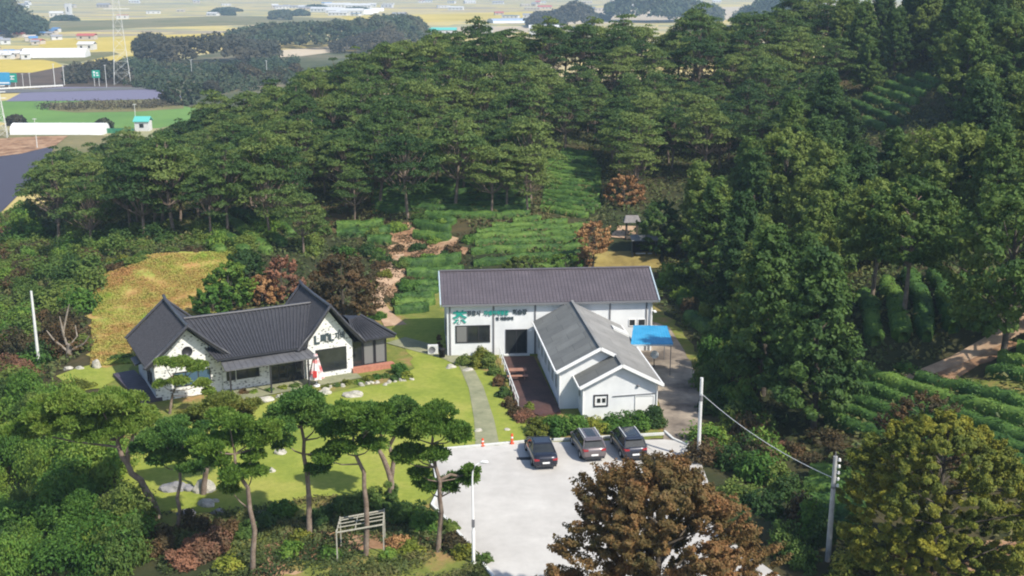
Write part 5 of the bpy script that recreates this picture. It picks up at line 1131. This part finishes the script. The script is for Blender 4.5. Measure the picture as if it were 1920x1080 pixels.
relabel(slope, 'wild slope bush', [(50,'left of the white pole'),(110,'behind the white pole'),(9999,'near the dead tree')], [(95,'lowest'),(100,'low'),(104,'second up'),(108,'third up'),(113,'midway'),(118,'above midway'),(124,'higher'),(131,'very high'),(140,'near the top'),(9999,'at the top')])
btree(1236, 478, 6.0, 2.4, 'wood', 'green tree just right of the dark hillside shed', ncl=110)
bscr = region(GP([(1440,845),(1480,812),(1600,800),(1620,850),(1560,890),(1500,895)]), 2.0, 42, (1.0, 1.5), (.8, 1.4), ['brownleaf','rust','brownleaf','wood'], 'brown scrub', 'bush', 'brown bushes between road bank and tea', ls=.16)
relabel(bscr, 'brownish scrub bush', [(1520,'at the foot of the large green tree'),(9999,'above the concrete pole')], [(72,'in front'),(9999,'behind')])
# dead tree
x, y, z = G(128, 668); dt = empty('dead_tree', (x, y, z-1.3), label='pale dead tree with broken branches left of the meadow', cat='dead tree')
mb = MB(); mb.tube([(0,0,0),(.1,0,1.6),(.25,0,2.4)], [.35,.28,.22], 8)
for q_ in [[(.1,0,1.8),(-.3,.1,3.4),(.25,.1,5.2),(.5,.1,6.0)], [(.0,0,1.7),(-1.1,-.2,2.9),(-1.6,-.2,3.7)], [(.2,0,2.2),(.9,.1,3.1),(.85,.1,4.1)], [(.2,0,1.8),(1.5,.1,2.4),(2.0,0,3.1)], [(-.25,.1,3.3),(-.45,.1,4.9)]]: mb.tube(q_, np.linspace(.13, .04, len(q_)), 7)
mb.build('trunk', mat('dead_wood', (.17, .14, .11), (.30, .26, .21), 2, .9), dt)
shrub(150, 660, 1.5, 1.6, 'wood', 'dark bush at the foot of the dead tree', cat='bush')

# meadow weeds, ground cover (uncountable)
def cover(name, poly, n, m, h, ln, label, cat, seed, excl=(), thr=.0):
    rg = np.random.default_rng(seed); pg = np.array([p[:2] for p in poly]); a, b = pg.min(0), pg.max(0)
    xy = rg.uniform(a, b, (int(n*2.2), 2)); k_ = inpoly(xy[:, 0], xy[:, 1], pg)
    for e in excl: k_ &= ~inpoly(xy[:, 0], xy[:, 1], np.array([p[:2] for p in e]))
    f = np.sin(xy[:, 0]*.9+np.sin(xy[:, 1]*.7)*1.5)*np.cos(xy[:, 1]*.8+np.sin(xy[:, 0]*.5)); k_ &= f > thr+rg.uniform(-.5, .5, len(f))-.5
    xy = xy[k_][:n]; m_ = len(xy); hh = h*(.5+.5*np.clip(f[k_][:n]+.5, 0, 1.5)); C = np.zeros((m_, 3)); C[:, :2] = xy; C[:, 2] = H(xy[:, 0], xy[:, 1])+rg.uniform(0, 1, m_)*hh+.05
    v, q_ = leafset(C, np.tile([0, -.2, .8], (m_, 1)), np.full(m_, ln), np.full(m_, ln*.6), .8, rg=rg)
    o = link(name, np_mesh(name, v, q_), M[m]); tag(o, label, cat, kind='stuff')
cover('meadow_weeds', GP([(170,690),(172,600),(180,530),(230,490),(320,478),(430,474),(450,500),(430,560),(400,640),(300,680)]), 90000, 'meadow', .24, .13, 'orange and yellow green weeds covering the meadow', 'weeds', 61)
cover('undergrowth', [(-88,70),(-40,62),(-38,98),(-20,112),(14,112),(20,75),(26,60),(50,50),(110,60),(150,120),(150,230),(0,245),(-90,235),(-100,150)], 260000, 'under', .7, .34, 'low undergrowth covering the slopes and forest floor', 'undergrowth', 62,
    excl=(GP([(165,695),(166,600),(175,530),(228,487),(320,475),(432,470),(455,500),(435,560),(400,645),(300,685)]), GP([(1080,510),(1100,440),(1240,440),(1245,510)]), GP([(690,520),(740,440),(880,420),(880,600),(700,600)]), GP([(1700,730),(1750,680),(1905,600),(1990,560),(1990,660),(1800,720)]), SITE)) 
cover('bank_weeds', GP([(245,965),(330,965),(470,960),(600,935),(815,955),(860,1010),(915,1060),(900,1110),(480,1110),(300,1080)]), 16000, 'under', .35, .16, 'low weeds and leaf litter under the garden pines', 'weeds', 63, thr=.2)
cover('lot_edge_weeds', GP([(690,470),(750,440),(890,440),(880,500),(770,530),(720,580),(695,560)]), 4000, 'brownleaf', .3, .2, 'dry weeds on the bare soil slope', 'weeds', 64, thr=.5)

# ---------------------------------------------------------------- rocks
rocks = [(526,852,.45,.35,.4,'rock','pale boulder on the lawn edge between two pine crowns'),(508,886,.32,.28,.25,'rock','small pale stone on the lawn below the first pale boulder'),(384,922,.75,.5,.75,'rock','white pointed boulder at the foot of the brownish pine'),
    (325,918,.95,.6,.5,'greyrock','large flat grey boulder at the left of the lawn'),(352,918,.5,.4,.35,'greyrock','smaller grey boulder right of the flat grey one'),(387,950,.55,.4,.4,'rock','yellowish boulder on the lawn edge below the white pointed one'),(404,942,.3,.25,.2,'rock','small pale stone right of the yellowish boulder'),
    (350,966,.6,.4,.3,'greyrock','flat grey stone below the lawn left part'),(408,966,.55,.35,.3,'greyrock','flat grey stone right of its twin below the lawn'),(661,744,.95,.5,.42,'rock','wide white boulder on the lawn before the house bed'),(897,811,.32,.25,.25,'rock','small white stone beside the path end'),
    (951,807,.26,.2,.16,'rock','tiny white stone on the lawn right of the path end'),(181,690,.45,.35,.75,'rock','pointed pale boulder at the back of the small left lawn'),(150,692,.4,.25,.25,'rock','flat pale stone left of the pointed boulder'),(129,693,.45,.25,.25,'rock','leftmost flat pale stone of the small left lawn'),
    (497,752,.7,.4,.4,'rock','pale grey boulder at the left end of the house bed'),(476,752,.45,.35,.35,'rock','dull boulder left of the pale grey one at the house bed'),(610,740,.5,.3,.3,'rock','white stone below the parasol'),(488,962,.4,.2,.12,'rock','thin pale slab at the bottom lawn edge'),
    (845,690,.5,.35,.3,'rock','pale stone before the hall front left part'),(877,697,.45,.3,.25,'rock','pale stone at the head of the lawn path'),(288,788,.5,.35,.5,'rock','white block left of the cloud pruned pine foot')]
for i, (px, py, a, b, h, m, lb) in enumerate(rocks):
    x, y, z = G(px, py); tag(link('rock', rock_mesh(300+i, a, b, h), M[m], loc=(x, y, z), rz=rnd.uniform(-.6, .6)), lb, 'rock', 'garden rocks')
es = []
for i in range(26):
    t = i/25; px = 520+250*t; py = 748-38*t+6*math.sin(t*9)
    if 640 < px < 680: continue
    x, y, z = G(px+rnd.uniform(-3, 3), py+rnd.uniform(-4, 4)); es.append(link('x', None) if False else tag(link('edging_stone', rock_mesh(400+i % 7, rnd.uniform(.2, .36), .2, rnd.uniform(.16, .28)), M['rock'], loc=(x, y, z), rz=rnd.uniform(0, 3)), 'small pale stone edging the flower bed of the tiled house', 'stone', 'edging stones of the house bed'))
relabel(es, 'small pale edging stone', [(600,'of the house bed left part'),(700,'of the house bed middle'),(9999,'of the house bed right end')], [(9999,'')])
for i in range(14):
    t = i/13; x, y, z = G(196+102*t+rnd.uniform(-4, 4), 738+62*t+rnd.uniform(-6, 6)); tag(link('edging_stone', rock_mesh(420+i % 5, .28, .24, .22), M['rock'], loc=(x, y, z)), 'small pale stone edging the shrubs below the low dark deck', 'stone', 'edging stones below the low deck')
# shrubs growing over the bare soil slope
r = random.Random(88); soilb = []
for i, (px, py, R_, h_, m) in enumerate([(760,500,1.6,1.2,'wood'),(800,492,1.4,1.0,'green'),(838,490,1.5,1.1,'wood'),(705,445,1.5,1.3,'wood'),(745,432,1.6,1.2,'green'),(782,470,1.2,.9,'wood'),(815,455,1.5,1.0,'green'),(850,474,1.3,1.0,'brownleaf'),
    (720,520,1.1,.9,'olive'),(765,545,1.6,1.2,'green'),(745,470,1.0,.8,'brownleaf'),(880,455,1.3,1.0,'green'),(690,480,1.8,1.4,'wood'),(755,575,1.4,1.0,'green'),(790,420,1.7,1.2,'wood'),(690,540,1.1,1.0,'green'),(708,600,1.0,.8,'green'),(830,420,1.5,1.1,'green')]):
    soilb.append(shrub(px, py, R_, h_, m, 'bush on the soil slope, '+ORD[0]+' one' if 0 else 'leafy bush on the terraces between round brown tree and hall', 'bush', 'bushes on the soil slope', ls=.2))
relabel(soilb, 'leafy bush', [(720,'beside the round brown tree'),(760,'along the soil path'),(800,'in the middle terraces'),(9999,'behind the hall left end')], [(112,'lowest'),(120,'low'),(128,'halfway'),(9999,'highest')])
fr = region(GP([(-20,400),(100,425),(290,432),(480,430),(600,420),(640,440),(560,470),(400,468),(230,482),(60,470),(-20,470)]), 4.3, 41, (1.8, 2.7), (1.4, 2.8), ['wood','wood','green','wood'], 'understorey bush', 'bush', 'bushes at the forest foot', ls=.24, name='bush')
relabel(fr, 'understorey bush', [(80,'at the far left'),(200,'left of the meadow'),(320,'above meadow left'),(420,'above meadow middle'),(520,'above meadow right'),(9999,'above the rust tree')], [(125,'in front'),(138,'behind these'),(152,'under the pines'),(9999,'deeper under the pines')])

# ---------------------------------------------------------------- far side: woods, houses, pylons on the plain
def PZ(px, py, z=PLAIN): return (*P(px, py, z), z)
def farwood(pts, hgt, m, label, seed, n=2600, leaf=1.3, depth=.10, prof=None, name='far_wood'):
    """a wood that reads as one mass: clumps of crowns over a strip of ground given by its near edge"""
    rg = np.random.default_rng(seed); pts = [np.array(P(*p, PLAIN)) for p in pts]; L_ = np.cumsum([0]+[np.linalg.norm(b-a) for a, b in zip(pts[:-1], pts[1:])])
    k_ = int(L_[-1]*.28)+20; cc = []
    for i in range(int(k_*7)):
        s = rg.uniform(0, L_[-1]); j = min(np.searchsorted(L_, s, 'right')-1, len(pts)-2); t = (s-L_[j])/(L_[j+1]-L_[j]); p = pts[j]*(1-t)+pts[j+1]*t
        w_ = rg.uniform(0, 1); dist = np.linalg.norm(p); q_ = p*(1+depth*w_)
        u = s/L_[-1]; env = (np.interp(u, *zip(*prof)) if prof else math.sin(math.pi*min(max(u, .04), .96))**.5)
        z = PLAIN+hgt*env*(.25+.75*math.sin(math.pi/2*min(1, w_*1.6+.15)))*rg.uniform(.8, 1.1); cc.append((q_[0], q_[1], z))
    cc = np.array(cc); rad = rg.uniform(.6, 1.3, len(cc))*max(2.6, hgt*.28)
    v, q_ = clumps(cc, rad, max(12, n//30), np.tile([0, -.3, .9], (len(cc), 1)), leaf, leaf*.75, rg)
    core = []; 
    o = link(name, np_mesh(name, v, q_), M[m]); tag(o, label, 'wood', kind='stuff'); return o
farwood([(258,118),(330,128),(420,126),(520,118)], 13, 'farbrown', 'brown green wood on the low rise beyond the forest', 1, 1800, 1.5, .09, [(0,.7),(.15,1),(.4,.85),(.65,1.1),(.8,.7),(1,.6)])
farwood([(430,90),(560,92),(700,96),(800,80)], 15, 'farwood', 'long dark blue green wood in the middle distance', 2, 1900, 1.8, .12, [(0,.35),(.1,.75),(.3,.9),(.5,1.15),(.8,1.1),(.93,.9),(1,.3)])
farwood([(990,52),(1040,56),(1110,54)], 17, 'farbrown', 'small dark wood before the pale fields', 3, 1500, 2.4, .05, [(0,.3),(.25,.7),(.5,.7),(.8,1.35),(1,.9)])
farwood([(1140,42),(1240,44),(1350,40)], 24, 'farwood', 'distant dark wood left of the right hill crest', 4, 1500, 3, .06, [(0,.6),(.2,1.35),(.5,1),(.8,.7),(1,.4)])
farwood([(-40,68),(20,72),(78,66)], 28, 'farwood', 'dark wooded hill at the upper left edge', 5, 1700, 2.2, .08, [(0,1.3),(.4,1.1),(.75,.5),(1,.25)])
farwood([(1380,52),(1460,54),(1530,48)], 30, 'farwood', 'green wooded rise behind the right hill shoulder', 6, 1500, 2.2, .05)
farwood([(235,160),(300,172),(420,176),(520,165),(560,158)], 4.2, 'farwood', 'mixed green scrub wood behind the purple rows', 7, 1100, 1.1, .28, [(0,.5),(.3,.8),(.6,.7),(.8,1),(1,.6)], name='scrub_wood')
farwood([(120,158),(200,156),(250,160)], 6, 'farbrown', 'dark brown shrubbery behind the highway', 8, 900, 1.1, .12, name='scrub_wood')
farwood([(75,206),(150,208),(260,205),(330,200)], 1.5, 'farbrown', 'brown weeds along the green field bank', 9, 260, .6, .03, name='bank_scrub')
farwood([(620,100),(700,102),(760,90)], 12, 'farbrown', 'grey brown trees at the far side of the ridge', 10, 900, 1.3, .06)
def fartree(px, py, Ht, R, m, label, seed):
    x, y, z = PZ(px, py); return tree_obj('broadleaf_tree', broad_proto(seed, Ht, R, 'dome', 110, 40, .8, .6, .05, .13), M[m], M['barkdark'], (x, y, z), label=label, cat='tree', group='trees on the plain')
fartree(343, 196, 9.5, 7, 'farwood', 'large dark tree at the right end of the purple rows', 901)
fartree(318, 190, 5, 4, 'farbrown', 'smaller dark tree left of the large one by the purple rows', 902)
fartree(30, 235, 3.5, 3, 'farbrown', 'low brown tree behind the left end of the greenhouse', 903)
fartree(397, 178, 6, 4, 'farbrown', 'grey brown tree at the right of the large dark tree', 904)
fartree(196, 246, 4, 2.6, 'farwood', 'small tree at the right end of the near greenhouse', 905)
scr = [fartree(432+20*i+rnd.uniform(-6, 6), 150+rnd.uniform(-16, 12), rnd.uniform(5, 8), rnd.uniform(3.5, 5), rnd.choice(['farbrown', 'farwood']), 'greyish tree in the scrub beyond the forest edge', 910+i) for i in range(9)]
relabel(scr, 'greyish scrub tree', [(500,'left of the thin pole'),(9999,'right of the thin pole')], [(9999,'')])
# near greenhouse
def tunnel(p0, p1, wd_, h, m, label, name='greenhouse', cat='greenhouse', group=None):
    a = Vector(PZ(*p0)); b = Vector(PZ(*p1)); d = b-a; L_ = d.length; e = empty(name, a, math.atan2(d.y, d.x), label=label, cat=cat, group=group)
    mb = MB(); n = 12; K = max(2, int(L_/6)); V_ = [(L_*i/K, wd_*(.5-.5*math.cos(math.pi*k_/n)), h*math.sin(math.pi*k_/n)**.8) for i in range(K+1) for k_ in range(n+1)]
    f = [(i*(n+1)+k_, (i+1)*(n+1)+k_, (i+1)*(n+1)+k_+1, i*(n+1)+k_+1) for i in range(K) for k_ in range(n)]
    mb.add(V_, f, True); mb.add(V_[:n+1], [tuple(range(n+1))]); mb.add(V_[-n-1:], [tuple(range(n, -1, -1))]); mb.build('film_cover', m, e)
    mb = MB()
    for i in range(K+1): mb.tube([(L_*i/K, wd_*(.5-.52*math.cos(math.pi*k_/n)), (h+.05)*math.sin(math.pi*k_/n)**.8) for k_ in range(n+1)], .04, 4, False)
    mb.build('hoops', M['offwhite'], e); return e
M['film'] = mat('greenhouse_film', (.70, .71, .72), (.78, .78, .78), .2, .4)
tunnel((19,253), (193,253), 7, 3.4, M['film'], 'long white vinyl greenhouse by the dirt yard at the far left')
tunnel((40,109), (160,108), 16, 5.5, M['film'], 'long pale greenhouse in the golden fields')
for i in range(3): tunnel((632+4*i, 27-2.6*i), (700+10*i, 26.5-2.6*i), 14, 5, M['film'], 'distant white greenhouse beyond the long dark wood', group='distant greenhouses')
M['pond'] = mat('blue_grey_film', (.33, .40, .52), rough=.3)
tunnel((925,44), (998,43), 22, 5, M['pond'], 'blue grey greenhouse left of the small dark wood')
def fhouse(px, py, wd_, dp, h, wallm, roofm, label, group, rz=0, gable_=True, name='house'):
    x, y, z = PZ(px, py); e = empty(name, (x, y, z), rz, label=label, cat='building', group=group)
    mb = MB(); mb.box(-wd_/2, wd_/2, 0, dp, 0, h); mb.build('wall', wallm, e)
    mb = MB(); rh = h*.45 if gable_ else .3
    if gable_: mb.slab([(-wd_/2-.4,-.4,h),(wd_/2+.4,-.4,h),(wd_/2+.4,dp/2,h+rh),(-wd_/2-.4,dp/2,h+rh)], .2); mb.slab([(wd_/2+.4,dp+.4,h),(-wd_/2-.4,dp+.4,h),(-wd_/2-.4,dp/2,h+rh),(wd_/2+.4,dp/2,h+rh)], .2)
    else: mb.box(-wd_/2-.2, wd_/2+.2, -.2, dp+.2, h+.003, h+.4)
    mb.build('roof', roofm, e)
    n = max(1, int(wd_/5)); 
    for i in range(n): mb = MB(); c = -wd_/2+wd_*(i+.5)/n; mb.box(c-.7, c+.7, -.05, .02, h*.35, h*.75); mb.build('window', M['glass'], e)
    return e
W_ = mat('far_white_wall', (.55, .55, .545), rough=.6); WB = mat('far_beige_wall', (.45, .40, .34)); RR = mat('far_red_roof', (.42, .10, .09)); RB_ = mat('far_blue_roof', (.10, .22, .42)); RG = mat('far_grey_roof', (.28, .28, .30)); RT = mat('far_teal_roof', (.10, .42, .38))
fhouse(160, 75, 14, 9, 3.5, WB, RR, 'red roofed farm building in the golden field', None)
fhouse(160, 94, 11, 8, 4, W_, W_, 'white farm building behind the pale greenhouse', None)
fhouse(128, 30, 7, 7, 16, W_, W_, 'tall white silo like tower on the far plain', None, gable_=False, name='tower')
fhouse(8, 66, 12, 8, 5, WB, RR, 'red roofed village house below the wooded hill', None)
fhouse(266, 246, 4.5, 4, 3.2, W_, RT, 'small teal roofed hut just beyond the left forest', None)
fhouse(792, 70, 16, 9, 5, W_, RT, 'teal roofed white building behind the ridge pines', None)
fhouse(832, 66, 22, 9, 4.5, W_, RT, 'wide teal roofed building right of the other teal roof', None)
fhouse(905, 63, 18, 8, 4, W_, RG, 'pale building behind the ridge crest pines', None)
fhouse(1020, 66, 26, 10, 6, W_, W_, 'bright white building seen over the ridge crest', None)
q_ = random.Random(5)
vil = [fhouse(q_.uniform(-30, 110), q_.uniform(58, 84), q_.uniform(5, 9), 6, q_.uniform(2.4, 3.4), q_.choice([W_, WB, WB]), q_.choice([RG, RG, RB_, RR, RG, WB]), 'small village house below the wooded hill at the upper left', 'village houses at the upper left', q_.uniform(-.5, .5)) for i in range(26)]
frm = [fhouse(q_.uniform(-30, 50), q_.uniform(98, 112), q_.uniform(5, 8), 6, q_.uniform(2.4, 3.4), q_.choice([W_, W_, WB]), q_.choice([RG, W_, RB_]), 'small farm building left of the pale greenhouse', 'farm buildings at the left', q_.uniform(-.5, .5)) for i in range(16)]
far = [fhouse(q_.uniform(0, 1480), q_.uniform(3, 36), q_.uniform(8, 26), 9, q_.uniform(3, 5.5), q_.choice([W_, W_, WB]), q_.choice([RG, W_, W_, RB_, RR]), 'tiny pale building scattered on the distant plain', 'buildings on the distant plain', q_.uniform(-.4, .4), q_.random() < .6) for i in range(64)]
for i in range(8): fhouse(q_.uniform(560, 680), q_.uniform(14, 30), q_.uniform(20, 50), 16, q_.uniform(4, 7), W_, W_, 'white shed in the cluster beyond the long dark wood', 'white sheds beyond the wood', q_.uniform(-.2, .2))
for i in range(10):      # hedgerow bits on the plain
    a = q_.uniform(0, 1350); b = q_.uniform(8, 50); farwood([(a, b), (a+q_.uniform(20, 60), b+q_.uniform(-1, 1))], q_.uniform(4, 8), 'farwood', 'line of trees across the distant plain', 50+i, 500, 2.5, .02, name='tree_line')
relabel(far, 'tiny pale building', [(200,'above the village'),(420,'left of the pylon field'),(640,'left of the long wood'),(820,'above the long wood'),(1000,'above the ridge pines'),(1200,'above the dark wood'),(9999,'left of the hill shoulder')], [(1150,'on the near plain'),(1500,'on the middle plain'),(2000,'on the far plain'),(9999,'on the farthest plain')])
relabel(frm, 'small farm building', [(15,'at the left edge'),(9999,'left of the pale greenhouse')], [(780,'in front'),(9999,'at the back')])
relabel(vil, 'small village house', [(30,'at the left edge'),(75,'below the wooded hill'),(9999,'at the village right end')], [(880,'in front'),(960,'in the middle'),(9999,'at the back')])
# green road signs on posts
def sign(px, py, ptop, wd_, h, label, marks):
    x, y, z = PZ(px, py); D = y*math.cos(TH)+48*math.sin(TH); hh = (py-ptop)*D/F; e = empty('road_sign', (x, y, z), label=label, cat='road sign', group='green highway signs')
    mb = MB(); mb.box(-wd_/2, wd_/2, -.1, .0, hh-h, hh); mb.build('panel', mat('sign_green', (.01, .32, .22), rough=.5), e)
    for s in (-.3, .3): mb = MB(); mb.tube([(wd_*s, .1, 0), (wd_*s, .1, hh)], .12); mb.build('post', M['offwhite'], e)
    mb = MB()
    for a, b, c, d in marks: mb.box(wd_*a, wd_*b, -.14, -.103, hh-h+h*c, hh-h+h*d)
    mb.build('lettering', M['white'], e)
sign(182, 162, 132, 3.6, 3.4, 'green highway sign nearest the middle with white marks', [(-.35,-.1,.6,.85),(-.3,-.15,.2,.5),(.0,.3,.55,.7),(.05,.35,.25,.4)])
sign(24, 164, 138, 4.6, 4.0, 'green highway sign beside the blue board at the left edge', [(-.3,.3,.62,.75),(-.2,.25,.3,.42),(-.05,.05,.42,.62)])
x, y, z = PZ(8, 165); e = empty('road_sign', (x, y, z), label='blue board with white stripe at the left picture edge', cat='road sign', group='green highway signs')
mb = MB(); mb.box(-3.4, 3, 0, .2, 1.5, 7); mb.build('panel', M['blue'], e)
for s in (-2.5, 2): mb = MB(); mb.tube([(s, .35, 0), (s, .35, 7)], .15); mb.build('post', M['offwhite'], e)
mb = MB(); mb.box(-3, 2.6, -.04, -.003, 2.0, 2.6); mb.build('lettering', M['white'], e)
def pole(px, py, ptop, label, r_=.14, arm=0):
    x, y, z = PZ(px, py); D = y*math.cos(TH)+48*math.sin(TH); hh = (py-ptop)*D/F; e = empty('roadside_pole', (x, y, z), label=label, cat='pole', group='poles on the plain')
    mb = MB(); mb.tube([(0, 0, 0), (0, 0, hh)], [r_, r_*.7], 8); mb.build('shaft', M['offwhite'], e)
    mb = MB(); mb.bar((-.6, 0, hh-.2), (.6+arm, 0, hh-.2), .16); mb.build('arm', M['offwhite'], e)
pole(44, 162, 138, 'roadside pole right of the green sign at the left edge'); pole(57, 162, 137, 'second roadside pole right of the left green sign')
pole(103, 160, 120, 'left post of the tall pale gantry', .2); pole(121, 160, 124, 'right post of the tall pale gantry', .2); pole(200, 164, 122, 'pole right of the middle green sign')
pole(360, 145, 112, 'pole standing in the scrub wood'); pole(501, 148, 114, 'thin pole near the forest edge'); pole(255, 235, 195, 'pole at the right end of the green field', .11); pole(70, 278, 222, 'pole beside the dirt yard', .12)
def pylon(px, py, hh, wb, label, nseg=9):
    x, y, z = PZ(px, py); e = empty('pylon', (x, y, z), .3, label=label, cat='pylon', group='lattice pylons')
    L_ = [[Vector((sx*wb/2*(1-.82*t), sy*wb/2*(1-.82*t), hh*t)) for t in np.linspace(0, 1, nseg+1)] for sx, sy in ((-1,-1),(1,-1),(1,1),(-1,1))]
    mb = MB(); 
    for l in L_: mb.tube([l[0], l[-1]], [.10, .06], 5)
    mb.build('legs', M['offwhite'], e); mb = MB()
    for i in range(nseg):
        for k_ in range(4):
            a, b = L_[k_], L_[(k_+1) % 4]; mb.bar(a[i], b[i+1], .05); mb.bar(b[i], a[i+1], .05); mb.bar(a[i+1], b[i+1], .05)
    mb.build('bracing', M['offwhite'], e); mb = MB()
    for t in (.72, .83, .94): mb.bar((-wb*.75, 0, hh*t), (wb*.75, 0, hh*t), .25)
    mb.build('cross_arm', M['offwhite'], e)
pylon(230, 158, 48, 7.5, 'tall pale lattice pylon beyond the purple rows'); pylon(5, 258, 17, 3.0, 'small lattice pylon at the left edge by the greenhouse', 7)
# pale guard rail along the highway
mb = MB(); a = Vector(PZ(-60, 172)); b = Vector(PZ(118, 163)); mb.bar(a+Vector((0,0,.7)), b+Vector((0,0,.7)), .15, .7)
for i in range(24): p = a.lerp(b, i/23); mb.bar(p, p+Vector((0,0,1)), .15)
o = mb.build('guard_rail', M['offwhite']); tag(o, 'pale guard rail along the highway at the left', 'guard rail')
x, y, z = PZ(225, 250); mb = MB(); mb.box(-4.5, 4.5, 0, .1, 0, 1.6)
for i in range(8): mb.box(-4.5+i*1.25, -4.4+i*1.25, -.1, 0.001, 0, 1.75)
tag(mb.build('net_fence', mat('green_net', (.03, .16, .09), (.05, .20, .11), 1)), 'green net fence between the greenhouse and the teal hut', 'fence'); bpy.context.scene.objects['net_fence'].location = (x, y, z)

# ---------------------------------------------------------------- haze
mb = MB(); mb.box(-5200, 5200, -60, 8200, -20.5, 62)
hz = bpy.data.materials.new('haze_air'); hz.use_nodes = True; n_ = hz.node_tree; n_.nodes.clear()
pv_ = n_.nodes.new('ShaderNodeVolumePrincipled'); pv_.inputs['Color'].default_value = (.60, .80, 1, 1); pv_.inputs['Density'].default_value = .00024; pv_.inputs['Anisotropy'].default_value = .1
ou = n_.nodes.new('ShaderNodeOutputMaterial'); n_.links.new(pv_.outputs[0], ou.inputs['Volume'])
hz.cycles.homogeneous_volume = True if hasattr(hz.cycles, 'homogeneous_volume') else None
tag(mb.build('haze', hz), 'thin bluish haze over the plain', 'haze', kind='stuff')
